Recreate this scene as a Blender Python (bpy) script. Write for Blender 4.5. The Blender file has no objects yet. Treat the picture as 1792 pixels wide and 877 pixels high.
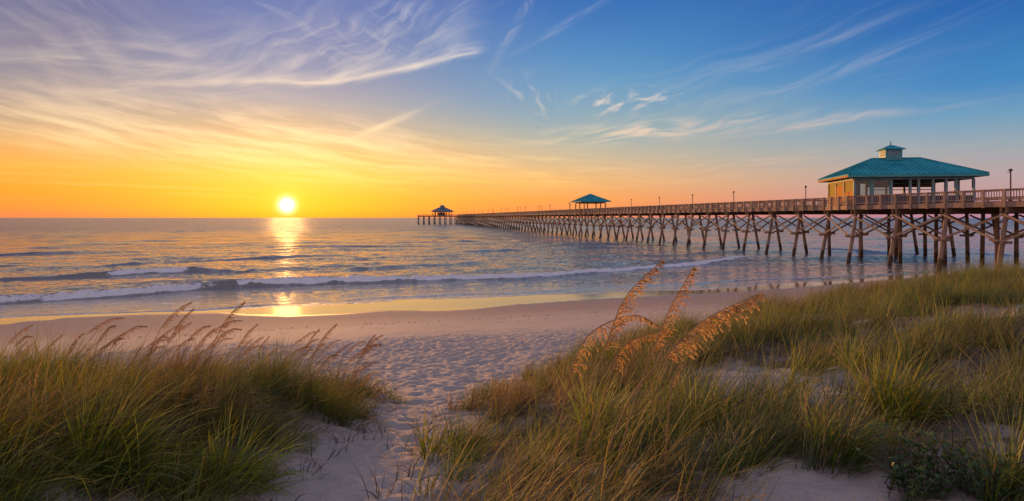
import bpy, bmesh, math, random
import numpy as np
from mathutils import Vector, Matrix

random.seed(7)
rng = np.random.default_rng(7)
scene = bpy.context.scene
COL = scene.collection
R = math.radians

# ------------------------------------------------------------------ camera
CAM_Z = 5.0
F = 1068.0                      # focal length in photo pixels (1792 wide)
cam_d = bpy.data.cameras.new('camera')
cam = bpy.data.objects.new('camera', cam_d)
COL.objects.link(cam)
cam.location = (0, 0, CAM_Z)
cam.rotation_euler = (R(90), 0, 0)
cam_d.sensor_width = 36.0
cam_d.lens = 36.0 * F / 1792.0
cam_d.shift_y = -57.5 / 1792.0
cam_d.clip_start = 0.05
cam_d.clip_end = 60000
scene.camera = cam

SUN_AZ = math.atan((502 - 896) / F)        # left of straight ahead
SUN_EL = R(1.12)                           # where the disc stands
LAMP_EL = R(2.9)
S_DIR = Vector((math.sin(SUN_AZ) * math.cos(SUN_EL), math.cos(SUN_AZ) * math.cos(SUN_EL), math.sin(SUN_EL)))

scene.view_settings.view_transform = 'Standard'
scene.view_settings.look = 'None'
scene.view_settings.exposure = 0.0
scene.view_settings.gamma = 1.0
scene.view_settings.use_curve_mapping = False


def lin(c):
    c = c / 255.0
    return c / 12.92 if c <= 0.04045 else ((c + 0.055) / 1.055) ** 2.4


def srgb(r, g, b):
    return (lin(r), lin(g), lin(b), 1.0)


# ------------------------------------------------------------------ node helper
class NT:
    def __init__(self, tree):
        self.t = tree
        self.n = tree.nodes
        self.l = tree.links

    def new(self, kind, **kw):
        n = self.n.new(kind)
        for k, v in kw.items():
            setattr(n, k, v)
        return n

    def put(self, sock, v):
        if v is None:
            return
        if isinstance(v, bpy.types.NodeSocket):
            self.l.new(v, sock)
        else:
            sock.default_value = v

    def m(self, op, a, b=None, c=None, clamp=False):
        n = self.new('ShaderNodeMath', operation=op, use_clamp=clamp)
        self.put(n.inputs[0], a)
        self.put(n.inputs[1], b)
        self.put(n.inputs[2], c)
        return n.outputs[0]

    def add(self, a, b): return self.m('ADD', a, b)
    def sub(self, a, b): return self.m('SUBTRACT', a, b)
    def mul(self, a, b): return self.m('MULTIPLY', a, b)
    def div(self, a, b): return self.m('DIVIDE', a, b)

    def ss(self, x, a, b, lo=0.0, hi=1.0):
        """smoothstep of x from a to b (a may exceed b)"""
        n = self.new('ShaderNodeMapRange', interpolation_type='SMOOTHSTEP')
        if a > b:
            a, b, lo, hi = b, a, hi, lo
        self.put(n.inputs[0], x)
        n.inputs[1].default_value, n.inputs[2].default_value = a, b
        n.inputs[3].default_value, n.inputs[4].default_value = lo, hi
        return n.outputs[0]

    def vec(self, x, y, z=0.0):
        n = self.new('ShaderNodeCombineXYZ')
        self.put(n.inputs[0], x); self.put(n.inputs[1], y); self.put(n.inputs[2], z)
        return n.outputs[0]

    def sep(self, v):
        n = self.new('ShaderNodeSeparateXYZ')
        self.put(n.inputs[0], v)
        return n.outputs

    def noise(self, v, scale=1.0, detail=3.0, rough=0.5, dist=0.0, out=0):
        n = self.new('ShaderNodeTexNoise')
        self.put(n.inputs['Vector'], v)
        n.inputs['Scale'].default_value = scale
        n.inputs['Detail'].default_value = detail
        n.inputs['Roughness'].default_value = rough
        n.inputs['Distortion'].default_value = dist
        return n.outputs[out]

    def mix(self, f, a, b, blend='MIX'):
        n = self.new('ShaderNodeMix', data_type='RGBA', blend_type=blend)
        self.put(n.inputs[0], f); self.put(n.inputs[6], a); self.put(n.inputs[7], b)
        return n.outputs[2]

    def ramp(self, f, stops, interp='LINEAR'):
        n = self.new('ShaderNodeValToRGB')
        cr = n.color_ramp
        cr.interpolation = interp
        while len(cr.elements) < len(stops):
            cr.elements.new(0.5)
        for e, (p, c) in zip(cr.elements, sorted(stops, key=lambda s: s[0])):
            e.position = p
            e.color = c
        self.put(n.inputs[0], f)
        return n.outputs[0]

    def bump(self, h, strength, dist, normal=None):
        n = self.new('ShaderNodeBump')
        n.inputs['Strength'].default_value = strength
        self.put(n.inputs['Distance'], dist)
        self.put(n.inputs['Height'], h)
        if normal is not None:
            self.put(n.inputs['Normal'], normal)
        return n.outputs[0]

    def vmap(self, v, scale=(1, 1, 1), rot=(0, 0, 0)):
        n = self.new('ShaderNodeMapping')
        self.put(n.inputs[0], v)
        n.inputs['Rotation'].default_value = rot
        n.inputs['Scale'].default_value = scale
        return n.outputs[0]


# ------------------------------------------------------------------ world: evening sky
world = bpy.data.worlds.new('World')
scene.world = world
world.use_nodes = True
wt = world.node_tree
wt.nodes.clear()
w = NT(wt)
tc = w.new('ShaderNodeTexCoord')
dx, dy, dz = w.sep(tc.outputs['Generated'])
az = w.mul(w.m('ARCTAN2', dx, dy), 180 / math.pi)          # degrees, 0 = straight out to sea
el = w.mul(w.m('ARCSINE', dz), 180 / math.pi)
elp = w.m('MAXIMUM', el, 0.0)
# soft bend of the colour bands
wob = w.mul(w.sub(w.noise(w.vec(w.mul(az, 0.05), w.mul(el, 0.16)), 1.0, 3, 0.5), 0.5), 3.2)
ev = w.m('MAXIMUM', w.add(elp, w.mul(wob, w.ss(elp, 2.0, 9.0))), 0.0)
ef = w.div(ev, 40.0)


def skyramp(stops):
    return w.ramp(ef, [(d / 40.0, srgb(*c)) for d, c in stops])


ZEN = (112, 112, 140)
left = skyramp([(0, (214, 112, 82)), (0.9, (240, 130, 58)), (2.2, (250, 146, 38)), (3.8, (244, 160, 56)), (5.4, (218, 156, 92)), (7.4, (178, 146, 122)),
                (9.4, (150, 134, 140)), (11.4, (128, 124, 146)), (15.3, (96, 98, 144)), (22, (80, 88, 150)), (40, ZEN)])
sunc = skyramp([(0, (236, 104, 36)), (0.8, (248, 132, 26)), (2.2, (250, 150, 28)), (3.8, (244, 166, 54)), (5.6, (216, 166, 98)), (7.6, (172, 154, 134)),
                (10, (132, 142, 164)), (13, (96, 122, 170)), (18.5, (70, 104, 172)), (25, (60, 88, 154)), (40, ZEN)])
cent = skyramp([(0, (226, 128, 92)), (1.7, (238, 148, 82)), (3.4, (222, 168, 112)), (5.4, (192, 172, 144)), (7.6, (156, 168, 166)), (9.8, (122, 158, 180)),
                (12.2, (92, 148, 190)), (14.7, (62, 132, 190)), (19.6, (18, 100, 178)), (25, (36, 90, 160)), (40, ZEN)])
right = skyramp([(0, (180, 130, 154)), (1.5, (188, 144, 152)), (3.2, (178, 156, 160)), (5.2, (148, 160, 172)), (7.6, (100, 150, 186)), (10.5, (50, 126, 188)),
                 (15.3, (6, 92, 170)), (22, (30, 84, 156)), (40, ZEN)])
back = skyramp([(0, (192, 150, 158)), (5, (228, 180, 170)), (12, (212, 182, 182)), (22, (160, 158, 184)), (40, ZEN)])
sky = w.mix(w.ss(az, -40, -21), left, sunc)
sky = w.mix(w.ss(az, -19, 10), sky, cent)
sky = w.mix(w.ss(az, 4, 40), sky, right)
sky = w.mix(w.ss(w.m('ABSOLUTE', az), 55, 150), sky, back)

# unseen sky overhead and behind brightened, as added fill for the shaded foreground
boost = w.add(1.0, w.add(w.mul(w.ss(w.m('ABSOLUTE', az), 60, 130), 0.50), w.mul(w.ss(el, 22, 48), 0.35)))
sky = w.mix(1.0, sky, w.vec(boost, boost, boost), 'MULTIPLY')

# ---- cirrus: all placed by direction (degrees of azimuth and elevation)
cl_cool = srgb(236, 226, 222)
cl_warm = srgb(255, 216, 140)
cl_pink = srgb(236, 190, 170)
ccol = w.ramp(w.div(elp, 18.0), [(0.0, srgb(255, 180, 80)), (0.2, srgb(255, 198, 112)), (0.36, srgb(252, 218, 166)), (0.6, srgb(248, 222, 194)), (0.8, srgb(238, 222, 208)), (1.0, srgb(222, 214, 214))])
ccol_r = w.ramp(w.div(elp, 18.0), [(0.0, srgb(226, 150, 120)), (0.35, cl_pink), (0.6, srgb(226, 206, 196)), (1.0, srgb(190, 206, 224))])
ccol = w.mix(w.ss(az, 0, 22), ccol, ccol_r)
wx = w.sub(w.noise(w.vec(w.mul(az, 0.11), w.mul(el, 0.2), 3.1), 1.0, 2, 0.5), 0.5)
wy = w.sub(w.noise(w.vec(w.mul(az, 0.11), w.mul(el, 0.2), 9.7), 1.0, 2, 0.5), 0.5)
azw = w.add(az, w.mul(wx, 6.0))
elw = w.add(el, w.mul(wy, 3.2))


def fibres(ang, along, across, seed, lo, hi, detail=4, warp=True, rough=0.55):
    a_, e_ = (azw, elw) if warp else (w.add(az, w.mul(wx, 2.5)), w.add(el, w.mul(wy, 1.0)))
    c, s = math.cos(R(ang)), math.sin(R(ang))
    u = w.add(w.mul(a_, c / along), w.mul(e_, s / along))
    v = w.add(w.mul(a_, -s / across), w.mul(e_, c / across))
    return w.ss(w.noise(w.vec(u, v, seed), 1.0, detail + 1, rough - 0.03, 0.0), lo, hi)


def gauss2(a0, e0, sa, se, ang=0.0):
    c, s = math.cos(R(ang)), math.sin(R(ang))
    da, de = w.sub(az, a0), w.sub(el, e0)
    u = w.add(w.mul(da, c / sa), w.mul(de, s / sa))
    v = w.add(w.mul(da, -s / se), w.mul(de, c / se))
    return w.m('EXPONENT', w.mul(w.add(w.mul(u, u), w.mul(v, v)), -1.0))


def edge(a0, a1, c0, c1, c2, soft_up, soft_dn, fade0, fade1):
    """a veil hanging above a curved lower edge el = c0 + c1 az + c2 az^2"""
    e = w.add(w.add(c0, w.mul(az, c1)), w.mul(w.mul(az, az), c2))
    s = w.sub(w.add(el, w.mul(wy, 1.6)), e)
    up = w.m('EXPONENT', w.div(w.m('MAXIMUM', s, 0.0), -soft_up))
    dn = w.ss(s, -soft_dn, 0.1)
    win = w.mul(w.ss(az, a0, a0 + fade0), w.ss(az, a1, a1 - fade1))
    return w.mul(w.mul(up, dn), win)


layers = []
# large white plume with a bright lower rim
plume = edge(-34, -1.4, 16.05, 0.33, 0.0057, 2.8, 0.7, 14, 4.5)
f_a = fibres(22, 6.0, 1.4, 2.0, 0.36, 0.74)
layers.append(w.mul(plume, w.add(0.05, w.mul(f_a, 0.55))))
rim = edge(-30, -2.0, 16.05, 0.33, 0.0057, 0.45, 0.3, 9, 2.0)
layers.append(w.mul(rim, w.add(0.16, w.mul(0.55, fibres(14, 5, 0.6, 31.0, 0.30, 0.68)))))
# curling wisps above it
layers.append(w.mul(gauss2(-13.5, 16.3, 8.5, 2.6, 14), w.mul(fibres(34, 4.2, 0.9, 5.0, 0.44, 0.76, 5, True, 0.62), 0.5)))
layers.append(w.mul(gauss2(-17, 17.4, 7, 3.0, -20), w.mul(fibres(-24, 5.2, 1.0, 6.0, 0.46, 0.80, 5, True, 0.62), 0.32)))
layers.append(w.mul(gauss2(-32, 11.6, 10, 2.6, 6), w.mul(fibres(6, 8.0, 1.1, 7.0, 0.42, 0.74, 5), 0.42)))
layers.append(w.mul(gauss2(-37, 15.0, 9, 5.0, -30), w.mul(fibres(-40, 9.0, 1.8, 8.0, 0.40, 0.80, 5), 0.24)))
# veils low over the sunset
layers.append(w.mul(gauss2(-21, 6.9, 17, 2.2, -5), w.mul(fibres(-9, 8.0, 1.0, 11.0, 0.37, 0.68, 5, False, 0.62), 0.82)))
layers.append(w.mul(gauss2(-34, 6.4, 12, 1.7, -9), w.mul(fibres(-13, 10.0, 0.8, 12.0, 0.40, 0.66, 5, False, 0.62), 0.66)))
layers.append(w.mul(gauss2(-15, 4.6, 20, 1.5, -3), w.mul(fibres(-4, 10.0, 0.6, 13.0, 0.40, 0.66, 5, False, 0.62), 0.8)))
layers.append(w.mul(gauss2(-2, 4.6, 14, 2.0, -4), w.mul(fibres(-5, 9.0, 0.6, 14.0, 0.42, 0.72, 5, False, 0.62), 0.62)))
layers.append(w.mul(gauss2(-35, 3.0, 26, 1.3, 0), w.mul(fibres(0, 17.0, 0.45, 15.0, 0.46, 0.76, 5, False, 0.62), 0.42)))
layers.append(w.mul(gauss2(-11.8, 8.5, 3.2, 0.32, 25), w.mul(fibres(25, 5.0, 0.6, 17.0, 0.25, 0.6), 0.6)))
# small puffs right of the middle
layers.append(w.mul(gauss2(10.5, 10.6, 4.2, 0.9, 4), w.mul(fibres(12, 2.4, 0.6, 19.0, 0.46, 0.70), 0.85)))
layers.append(w.mul(gauss2(12.8, 7.9, 9.5, 0.75, 3), w.mul(fibres(8, 4.5, 0.6, 21.0, 0.38, 0.68), 0.8)))
layers.append(w.mul(gauss2(25, 7.9, 10.5, 0.5, 4), w.mul(fibres(5, 7.5, 0.5, 23.0, 0.40, 0.72), 0.5)))
layers.append(w.mul(gauss2(1.6, 11.2, 3.0, 1.3, -40), w.mul(fibres(-40, 1.8, 0.6, 25.0, 0.47, 0.76), 0.36)))
layers.append(w.mul(gauss2(16, 4.3, 16, 1.2, 2), w.mul(fibres(4, 9.0, 0.6, 27.0, 0.44, 0.76), 0.42)))
# thin streaks climbing to the right
layers.append(w.mul(gauss2(26.5, 14.3, 7.0, 0.5, 14), w.mul(fibres(16, 6.0, 0.5, 29.0, 0.30, 0.8, warp=False), 0.28)))
layers.append(w.mul(gauss2(29.0, 12.2, 8.5, 0.55, 18), w.mul(fibres(20, 7.0, 0.5, 33.0, 0.30, 0.8, warp=False), 0.24)))
layers.append(w.mul(gauss2(5.2, 17.6, 4.2, 0.32, 27), w.mul(fibres(27, 4.0, 0.4, 35.0, 0.30, 0.78, warp=False), 0.30)))
layers.append(w.mul(gauss2(0.2, 17.2, 3.4, 0.42, 58), w.mul(fibres(58, 4.0, 0.5, 37.0, 0.36, 0.75), 0.28)))
layers.append(w.mul(gauss2(22, 12.0, 16, 4.0, 14), w.mul(fibres(15, 16.0, 1.2, 39.0, 0.46, 0.85), 0.20)))
# cirrus elsewhere round the sky, outside the photograph
layers.append(w.mul(w.ss(el, 20, 40), w.mul(fibres(20, 30.0, 6.0, 41.0, 0.45, 0.8), 0.30)))
for f_ in layers:
    sky = w.mix(f_, sky, ccol)

# ---- glow and disc of the low sun
ca, sa = math.cos(SUN_EL), math.sin(SUN_EL)
dot = w.add(w.add(w.mul(dx, S_DIR.x), w.mul(dy, S_DIR.y)), w.mul(dz, S_DIR.z))
ang = w.mul(w.m('ARCCOSINE', w.m('MINIMUM', dot, 0.9999999)), 180 / math.pi)


def glow(deg, power, col, amt):
    g = w.m('EXPONENT', w.mul(w.m('POWER', w.div(ang, deg), power), -1.0))
    return g, col, amt


for g, col, amt in (glow(6.0, 1.0, (1.0, 0.22, 0.01, 1), 0.08), glow(1.15, 1.2, (1.0, 0.48, 0.06, 1), 0.50),
                    glow(0.45, 1.7, (1.0, 0.88, 0.72, 1), 4.8)):
    sky = w.mix(g, sky, tuple(c * amt for c in col[:3]) + (1,), 'ADD')
# below the horizon the world only fills gaps far away
nish = w.new('ShaderNodeTexSky', sky_type='NISHITA')
nish.sun_disc = False
nish.sun_elevation = LAMP_EL
nish.sun_rotation = SUN_AZ
nish.air_density = 1.0
nish.dust_density = 1.0
bg1 = w.new('ShaderNodeBackground')
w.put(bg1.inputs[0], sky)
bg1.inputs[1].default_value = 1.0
bg2 = w.new('ShaderNodeBackground')
w.put(bg2.inputs[0], nish.outputs[0])
bg2.inputs[1].default_value = 0.02
ad = w.new('ShaderNodeAddShader')
wt.links.new(bg1.outputs[0], ad.inputs[0])
wt.links.new(bg2.outputs[0], ad.inputs[1])
wo = w.new('ShaderNodeOutputWorld')
wt.links.new(ad.outputs[0], wo.inputs[0])
world.cycles.sampling_method = 'MANUAL'
world.cycles.sample_map_resolution = 1024

# ------------------------------------------------------------------ sun
sun_d = bpy.data.lights.new('sun', 'SUN')
sun_d.energy = 5.0
sun_d.angle = R(0.6)
sun_d.color = (1.0, 0.46, 0.13)
sun = bpy.data.objects.new('sun', sun_d)
COL.objects.link(sun)
L_DIR = Vector((math.sin(SUN_AZ) * math.cos(LAMP_EL), math.cos(SUN_AZ) * math.cos(LAMP_EL), math.sin(LAMP_EL)))
sun.location = L_DIR * 100
sun.rotation_euler = (-L_DIR).to_track_quat('-Z', 'Y').to_euler()

scene.cycles.max_bounces = 6
scene.cycles.diffuse_bounces = 3
scene.cycles.glossy_bounces = 3
scene.cycles.transmission_bounces = 4
scene.cycles.transparent_max_bounces = 6
scene.cycles.sample_clamp_indirect = 6.0
scene.cycles.sample_clamp_direct = 2.4


# ------------------------------------------------------------------ object helpers
def tag(o, label=None, cat=None, group=None, kind=None):
    if label: o['label'] = label
    if cat: o['category'] = cat
    if group: o['group'] = group
    if kind: o['kind'] = kind
    return o


def empty(name, loc=(0, 0, 0), rz=0.0, label=None, cat=None, group=None):
    o = bpy.data.objects.new(name, None)
    COL.objects.link(o)
    o.location = loc
    o.rotation_euler = (0, 0, rz)
    return tag(o, label, cat, group)


def link_mesh(name, me, mat=None, parent=None):
    o = bpy.data.objects.new(name, me)
    COL.objects.link(o)
    if mat is not None and len(me.materials) == 0:
        me.materials.append(mat)
    if parent is not None:
        o.parent = parent
    return o


def np_mesh(name, verts, quads, attrs=None, smooth=True):
    """fast mesh from numpy arrays; quads (n,4) or (n,3)"""
    me = bpy.data.meshes.new(name)
    nv, nf, k = len(verts), len(quads), quads.shape[1]
    me.vertices.add(nv)
    me.vertices.foreach_set('co', np.ascontiguousarray(verts, dtype=np.float32).ravel())
    me.loops.add(nf * k)
    me.loops.foreach_set('vertex_index', np.ascontiguousarray(quads, dtype=np.int32).ravel())
    me.polygons.add(nf)
    me.polygons.foreach_set('loop_start', np.arange(0, nf * k, k, dtype=np.int32))
    me.polygons.foreach_set('loop_total', np.full(nf, k, dtype=np.int32))
    me.polygons.foreach_set('use_smooth', np.full(nf, smooth, dtype=bool))
    for an, (kind, data) in (attrs or {}).items():
        a = me.attributes.new(an, kind, 'POINT')
        a.data.foreach_set('color' if kind == 'FLOAT_COLOR' else 'value', np.ascontiguousarray(data, dtype=np.float32).ravel())
    me.update(calc_edges=True)
    return me


class MB:
    """collects simple shapes into one mesh"""
    def __init__(self):
        self.v = []
        self.f = []

    def poly(self, pts, faces):
        b = len(self.v)
        self.v += [tuple(p) for p in pts]
        self.f += [tuple(i + b for i in f) for f in faces]
        return self

    def box(self, x0, x1, y0, y1, z0, z1):
        return self.poly([(x0, y0, z0), (x1, y0, z0), (x1, y1, z0), (x0, y1, z0), (x0, y0, z1), (x1, y0, z1), (x1, y1, z1), (x0, y1, z1)],
                         [(3, 2, 1, 0), (4, 5, 6, 7), (0, 1, 5, 4), (1, 2, 6, 5), (2, 3, 7, 6), (3, 0, 4, 7)])

    def beam(self, p0, p1, wd, ht, up=(0, 0, 1)):
        p0, p1 = Vector(p0), Vector(p1)
        d = (p1 - p0).normalized()
        s = d.cross(Vector(up))
        if s.length < 1e-4:
            s = d.cross(Vector((1, 0, 0)))
        s.normalize()
        u = s.cross(d)
        s, u = s * wd / 2, u * ht / 2
        return self.poly([p0 - s - u, p0 + s - u, p0 + s + u, p0 - s + u, p1 - s - u, p1 + s - u, p1 + s + u, p1 - s + u],
                         [(3, 2, 1, 0), (4, 5, 6, 7), (0, 1, 5, 4), (1, 2, 6, 5), (2, 3, 7, 6), (3, 0, 4, 7)])

    def tube(self, pts, radii, n=10, cap=True):
        pts = [Vector(p) for p in pts]
        b = len(self.v)
        for i, p in enumerate(pts):
            d = (pts[min(i + 1, len(pts) - 1)] - pts[max(i - 1, 0)]).normalized()
            s = d.cross(Vector((0.31, 0.95, 0.02)))
            if s.length < 1e-3:
                s = d.cross(Vector((1, 0, 0)))
            s.normalize()
            u = s.cross(d)
            for k in range(n):
                a = 2 * math.pi * k / n
                self.v.append(tuple(p + (s * math.cos(a) + u * math.sin(a)) * radii[i]))
        for i in range(len(pts) - 1):
            for k in range(n):
                k2 = (k + 1) % n
                self.f.append((b + i * n + k, b + i * n + k2, b + (i + 1) * n + k2, b + (i + 1) * n + k))
        if cap:
            self.f.append(tuple(b + k for k in reversed(range(n))))
            self.f.append(tuple(b + (len(pts) - 1) * n + k for k in range(n)))
        return self

    def mesh(self, name, mat=None, smooth=False, bevel=0.0):
        me = bpy.data.meshes.new(name)
        me.from_pydata(self.v, [], self.f)
        if smooth:
            me.polygons.foreach_set('use_smooth', [True] * len(me.polygons))
        if mat:
            me.materials.append(mat)
        me.update()
        return me

    def build(self, name, mat, parent=None, smooth=False):
        return link_mesh(name, self.mesh(name, mat, smooth), None, parent)


# ------------------------------------------------------------------ numpy noise
_perm = np.random.default_rng(11).permutation(512)
_perm = np.concatenate([_perm, _perm, _perm])
_ga = np.random.default_rng(12).uniform(0, 2 * np.pi, 512)
_gx, _gy = np.cos(_ga), np.sin(_ga)


def gnoise(x, y):
    xi, yi = np.floor(x).astype(int), np.floor(y).astype(int)
    xf, yf = x - xi, y - yi
    u, v = xf ** 3 * (xf * (xf * 6 - 15) + 10), yf ** 3 * (yf * (yf * 6 - 15) + 10)

    def g(ix, iy, fx, fy):
        h = _perm[(_perm[ix % 512] + iy) % 512]
        return _gx[h] * fx + _gy[h] * fy
    a = g(xi, yi, xf, yf); b = g(xi + 1, yi, xf - 1, yf)
    c = g(xi, yi + 1, xf, yf - 1); d = g(xi + 1, yi + 1, xf - 1, yf - 1)
    return (a + u * (b - a)) + v * ((c + u * (d - c)) - (a + u * (b - a)))


def fbm(x, y, o=4, gain=0.5):
    s, a = 0.0, 1.0
    for i in range(o):
        s = s + a * gnoise(x + 17.3 * i, y - 9.1 * i)
        x, y, a = x * 2.03, y * 2.03, a * gain
    return s


def sst(x, a, b):
    t = np.clip((x - a) / (b - a), 0, 1)
    return t * t * (3 - 2 * t)


# ------------------------------------------------------------------ terrain
_pu = np.array([-4000, -60, -8, 0, 4.7, 8.9, 12, 16.5, 22.2, 26, 29.6, 32, 37.4, 40, 46, 60, 100, 400, 40000], float)
_pz = np.array([6, 3.9, 3.6, 3.45, 3.0, 2.45, 2.05, 1.55, 0.92, 0.50, 0.20, 0.12, 0.0, -0.09, -0.5, -1.2, -3, -8, -30], float)
_tu = np.linspace(-80, 110, 1901)
_tz = np.interp(_tu, _pu, _pz)
_k = np.exp(-0.5 * (np.arange(-30, 31) / 10.0) ** 2); _k /= _k.sum()
_tzs = np.convolve(np.pad(_tz, 30, mode='edge'), _k, 'valid')


def shore_u(x, y):
    bend = np.where(x > 10, 0.0050 * np.minimum(x - 10, 40) ** 2, 0.0)
    bend = bend + np.where(x > 50, (x - 50) * 0.3, 0)
    return -0.29 * x + 0.957 * y - bend + 0.9 * gnoise(x * 0.11 + 5.2, y * 0.02) + 0.35 * gnoise(x * 0.31, y * 0.03 + 9)


_ry = np.array([-3, 2, 4, 5.4, 7.5, 10, 12.5, 15, 17.2, 18.6, 30.0])
_rx = np.array([-0.45, -0.6, -0.74, -0.85, -0.75, 0.05, 1.5, 4.2, 9.0, 16.0, 40.0])
_ly = np.array([-3, 1.5, 4.3, 6.0, 8.3, 9.5])
_lx = np.array([-2.1, -2.0, -1.68, -1.48, -1.72, -2.3])


def left_in(x, y):
    """metres inside the left dune, negative outside"""
    xe = np.interp(y, _ly, _lx) + 0.25 * gnoise(y * 0.8, x * 0 + 3.3)
    return np.minimum(xe - x, 8.5 + 0.35 * gnoise(x * 0.5, x * 0) - y)


def right_in(x, y):
    xe = np.interp(y, _ry, _rx) + 0.25 * gnoise(y * 0.7, x * 0 + 8.3)
    return x - xe


def ground(x, y):
    x = np.asarray(x, float); y = np.asarray(y, float)
    u = shore_u(x, y)
    z = np.where(np.abs(u - 15) < 94, np.interp(u, _tu, _tzs), np.interp(u, _pu, _pz))
    li = left_in(x, y)
    z = z + 0.48 * sst(li, -0.3, 1.6) + 0.10 * sst(li, 0, 2) * fbm(x * 0.7, y * 0.7, 3)
    ri = right_in(x, y)
    amp = (0.26 + 0.072 * np.clip(x, 0, 20)) * (0.35 + 0.65 * sst(y, 3.0, 9.0))
    z = z + amp * sst(ri, -0.3, 2.6) * sst(y, 31.0, 21.0) + 0.16 * sst(ri, 0, 2) * fbm(x * 0.55 + 4, y * 0.55, 3)
    # hollow of bare sand in the right dune
    z = z - 0.20 * np.exp(-(((x - 3.0) / 1.5) ** 2 + ((y - 7.8) / 0.6) ** 2))
    dry = sst(z, 0.35, 1.2)
    z = z + 0.05 * dry * fbm(x * 0.4, y * 0.4, 2)
    return z


def trample(x, y, z):
    zone = sst(y, 24.0, 15.0) * sst(z, 0.7, 1.5)
    dune = np.maximum(sst(left_in(x, y), -0.3, 0.6), sst(right_in(x, y), -0.3, 0.6))
    a = 0.062 * zone * (1 - 0.35 * dune)
    wx_, wy_ = x + 0.15 * gnoise(x * 2.1, y * 2.1), y + 0.15 * gnoise(x * 2.1 + 7, y * 2.1)
    n = 0.45 * gnoise(wx_ * 2.9, wy_ * 2.6) + 0.8 * gnoise(wx_ * 6.2, wy_ * 5.6) + 0.4 * gnoise(x * 11, y * 10)
    return z + a * (n - 0.5 * np.abs(gnoise(wx_ * 3.9 + 20, wy_ * 3.9)) * 2 + 0.25)


def bare(x, y):
    """0 where the sand lies open"""
    k = np.ones_like(x)
    for ex, ey, rx, ry in ((-2.3, 3.5, 0.42, 0.28), (2.75, 6.9, 0.95, 1.25), (1.75, 3.75, 0.52, 0.55), (2.4, 2.9, 0.45, 0.3), (7.6, 9.2, 1.5, 0.9), (5.2, 11.3, 0.9, 0.7)):
        d = np.sqrt(((x - ex) / rx) ** 2 + ((y - ey) / ry) ** 2) + 0.5 * gnoise(x * 2.3, y * 2.3)
        k = k * sst(d, 0.75, 1.15)
    return k


def axis(parts):
    out = []
    for a, b, s0, s1 in parts:
        v, s = a, s0
        n = max(2, int(abs(b - a) / ((s0 + s1) / 2)))
        st = np.linspace(s0, s1, n)
        c = np.concatenate([[0], np.cumsum(st)])
        out.append(a + (b - a) * c[:-1] / c[-1])
    return np.unique(np.concatenate(out))


gx = axis([(-9000, -400, 1500, 60), (-400, -60, 40, 3), (-60, -11, 2, 0.12), (-11, 15, 0.055, 0.055), (15, 70, 0.12, 2), (70, 400, 3, 40), (400, 9001, 60, 1500)])
gy = axis([(-9000, -300, 1500, 50), (-300, -6, 30, 0.5), (-6, 2, 0.4, 0.055), (2, 19, 0.055, 0.055), (19, 60, 0.06, 0.6), (60, 400, 1, 40), (400, 9001, 60, 1500)])
GX, GY = np.meshgrid(gx, gy)
GZ0 = ground(GX, GY)
GZ = trample(GX, GY, GZ0)
wetn = 0.035 * gnoise(GX * 0.23, GY * 0.5) + 0.012 * gnoise(GX * 0.9, GY * 1.7)
_wl = [(-300, 600), (0, 567), (130, 553), (250, 548), (390, 544), (430, 549), (500, 553), (600, 549), (680, 543), (780, 546), (830, 542), (900, 533), (1000, 526), (1100, 520), (1200, 515), (1300, 509), (1400, 502), (1500, 493), (1600, 485), (1792, 474), (1990, 462)]
_wx = np.array([(px - 896) * (CAM_Z - 0.16) / (py - 381) for px, py in _wl])
_wy = np.array([(CAM_Z - 0.16) * F / (py - 381) for px, py in _wl])
wet = sst(GY - np.interp(GX, _wx, _wy) + 0.15 * gnoise(GX * 0.9, GY * 0.3), -0.25, 0.35) * sst(GZ0, 0.8, 0.5)
damp = sst(GZ0 + 2 * wetn, 0.62, 0.2)
veg = np.maximum(sst(left_in(GX, GY), 0.0, 0.8), sst(right_in(GX, GY), 0.0, 0.9)) * np.where(GY < 25, 1, 0)
veg = veg * bare(GX, GY)


def grid_quads(ny, nx):
    i = np.arange(ny * nx).reshape(ny, nx)
    return np.stack([i[:-1, :-1], i[:-1, 1:], i[1:, 1:], i[1:, :-1]], -1).reshape(-1, 4)


# ------------------------------------------------------------------ materials
def material(name):
    m = bpy.data.materials.new(name)
    m.use_nodes = True
    m.node_tree.nodes.clear()
    return m, NT(m.node_tree)


def finish(t, shader):
    o = t.new('ShaderNodeOutputMaterial')
    t.l.new(shader, o.inputs[0])


def principled(t, **kw):
    p = t.new('ShaderNodeBsdfPrincipled')
    for k, v in kw.items():
        t.put(p.inputs[k.replace('_', ' ')], v)
    return p


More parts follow.
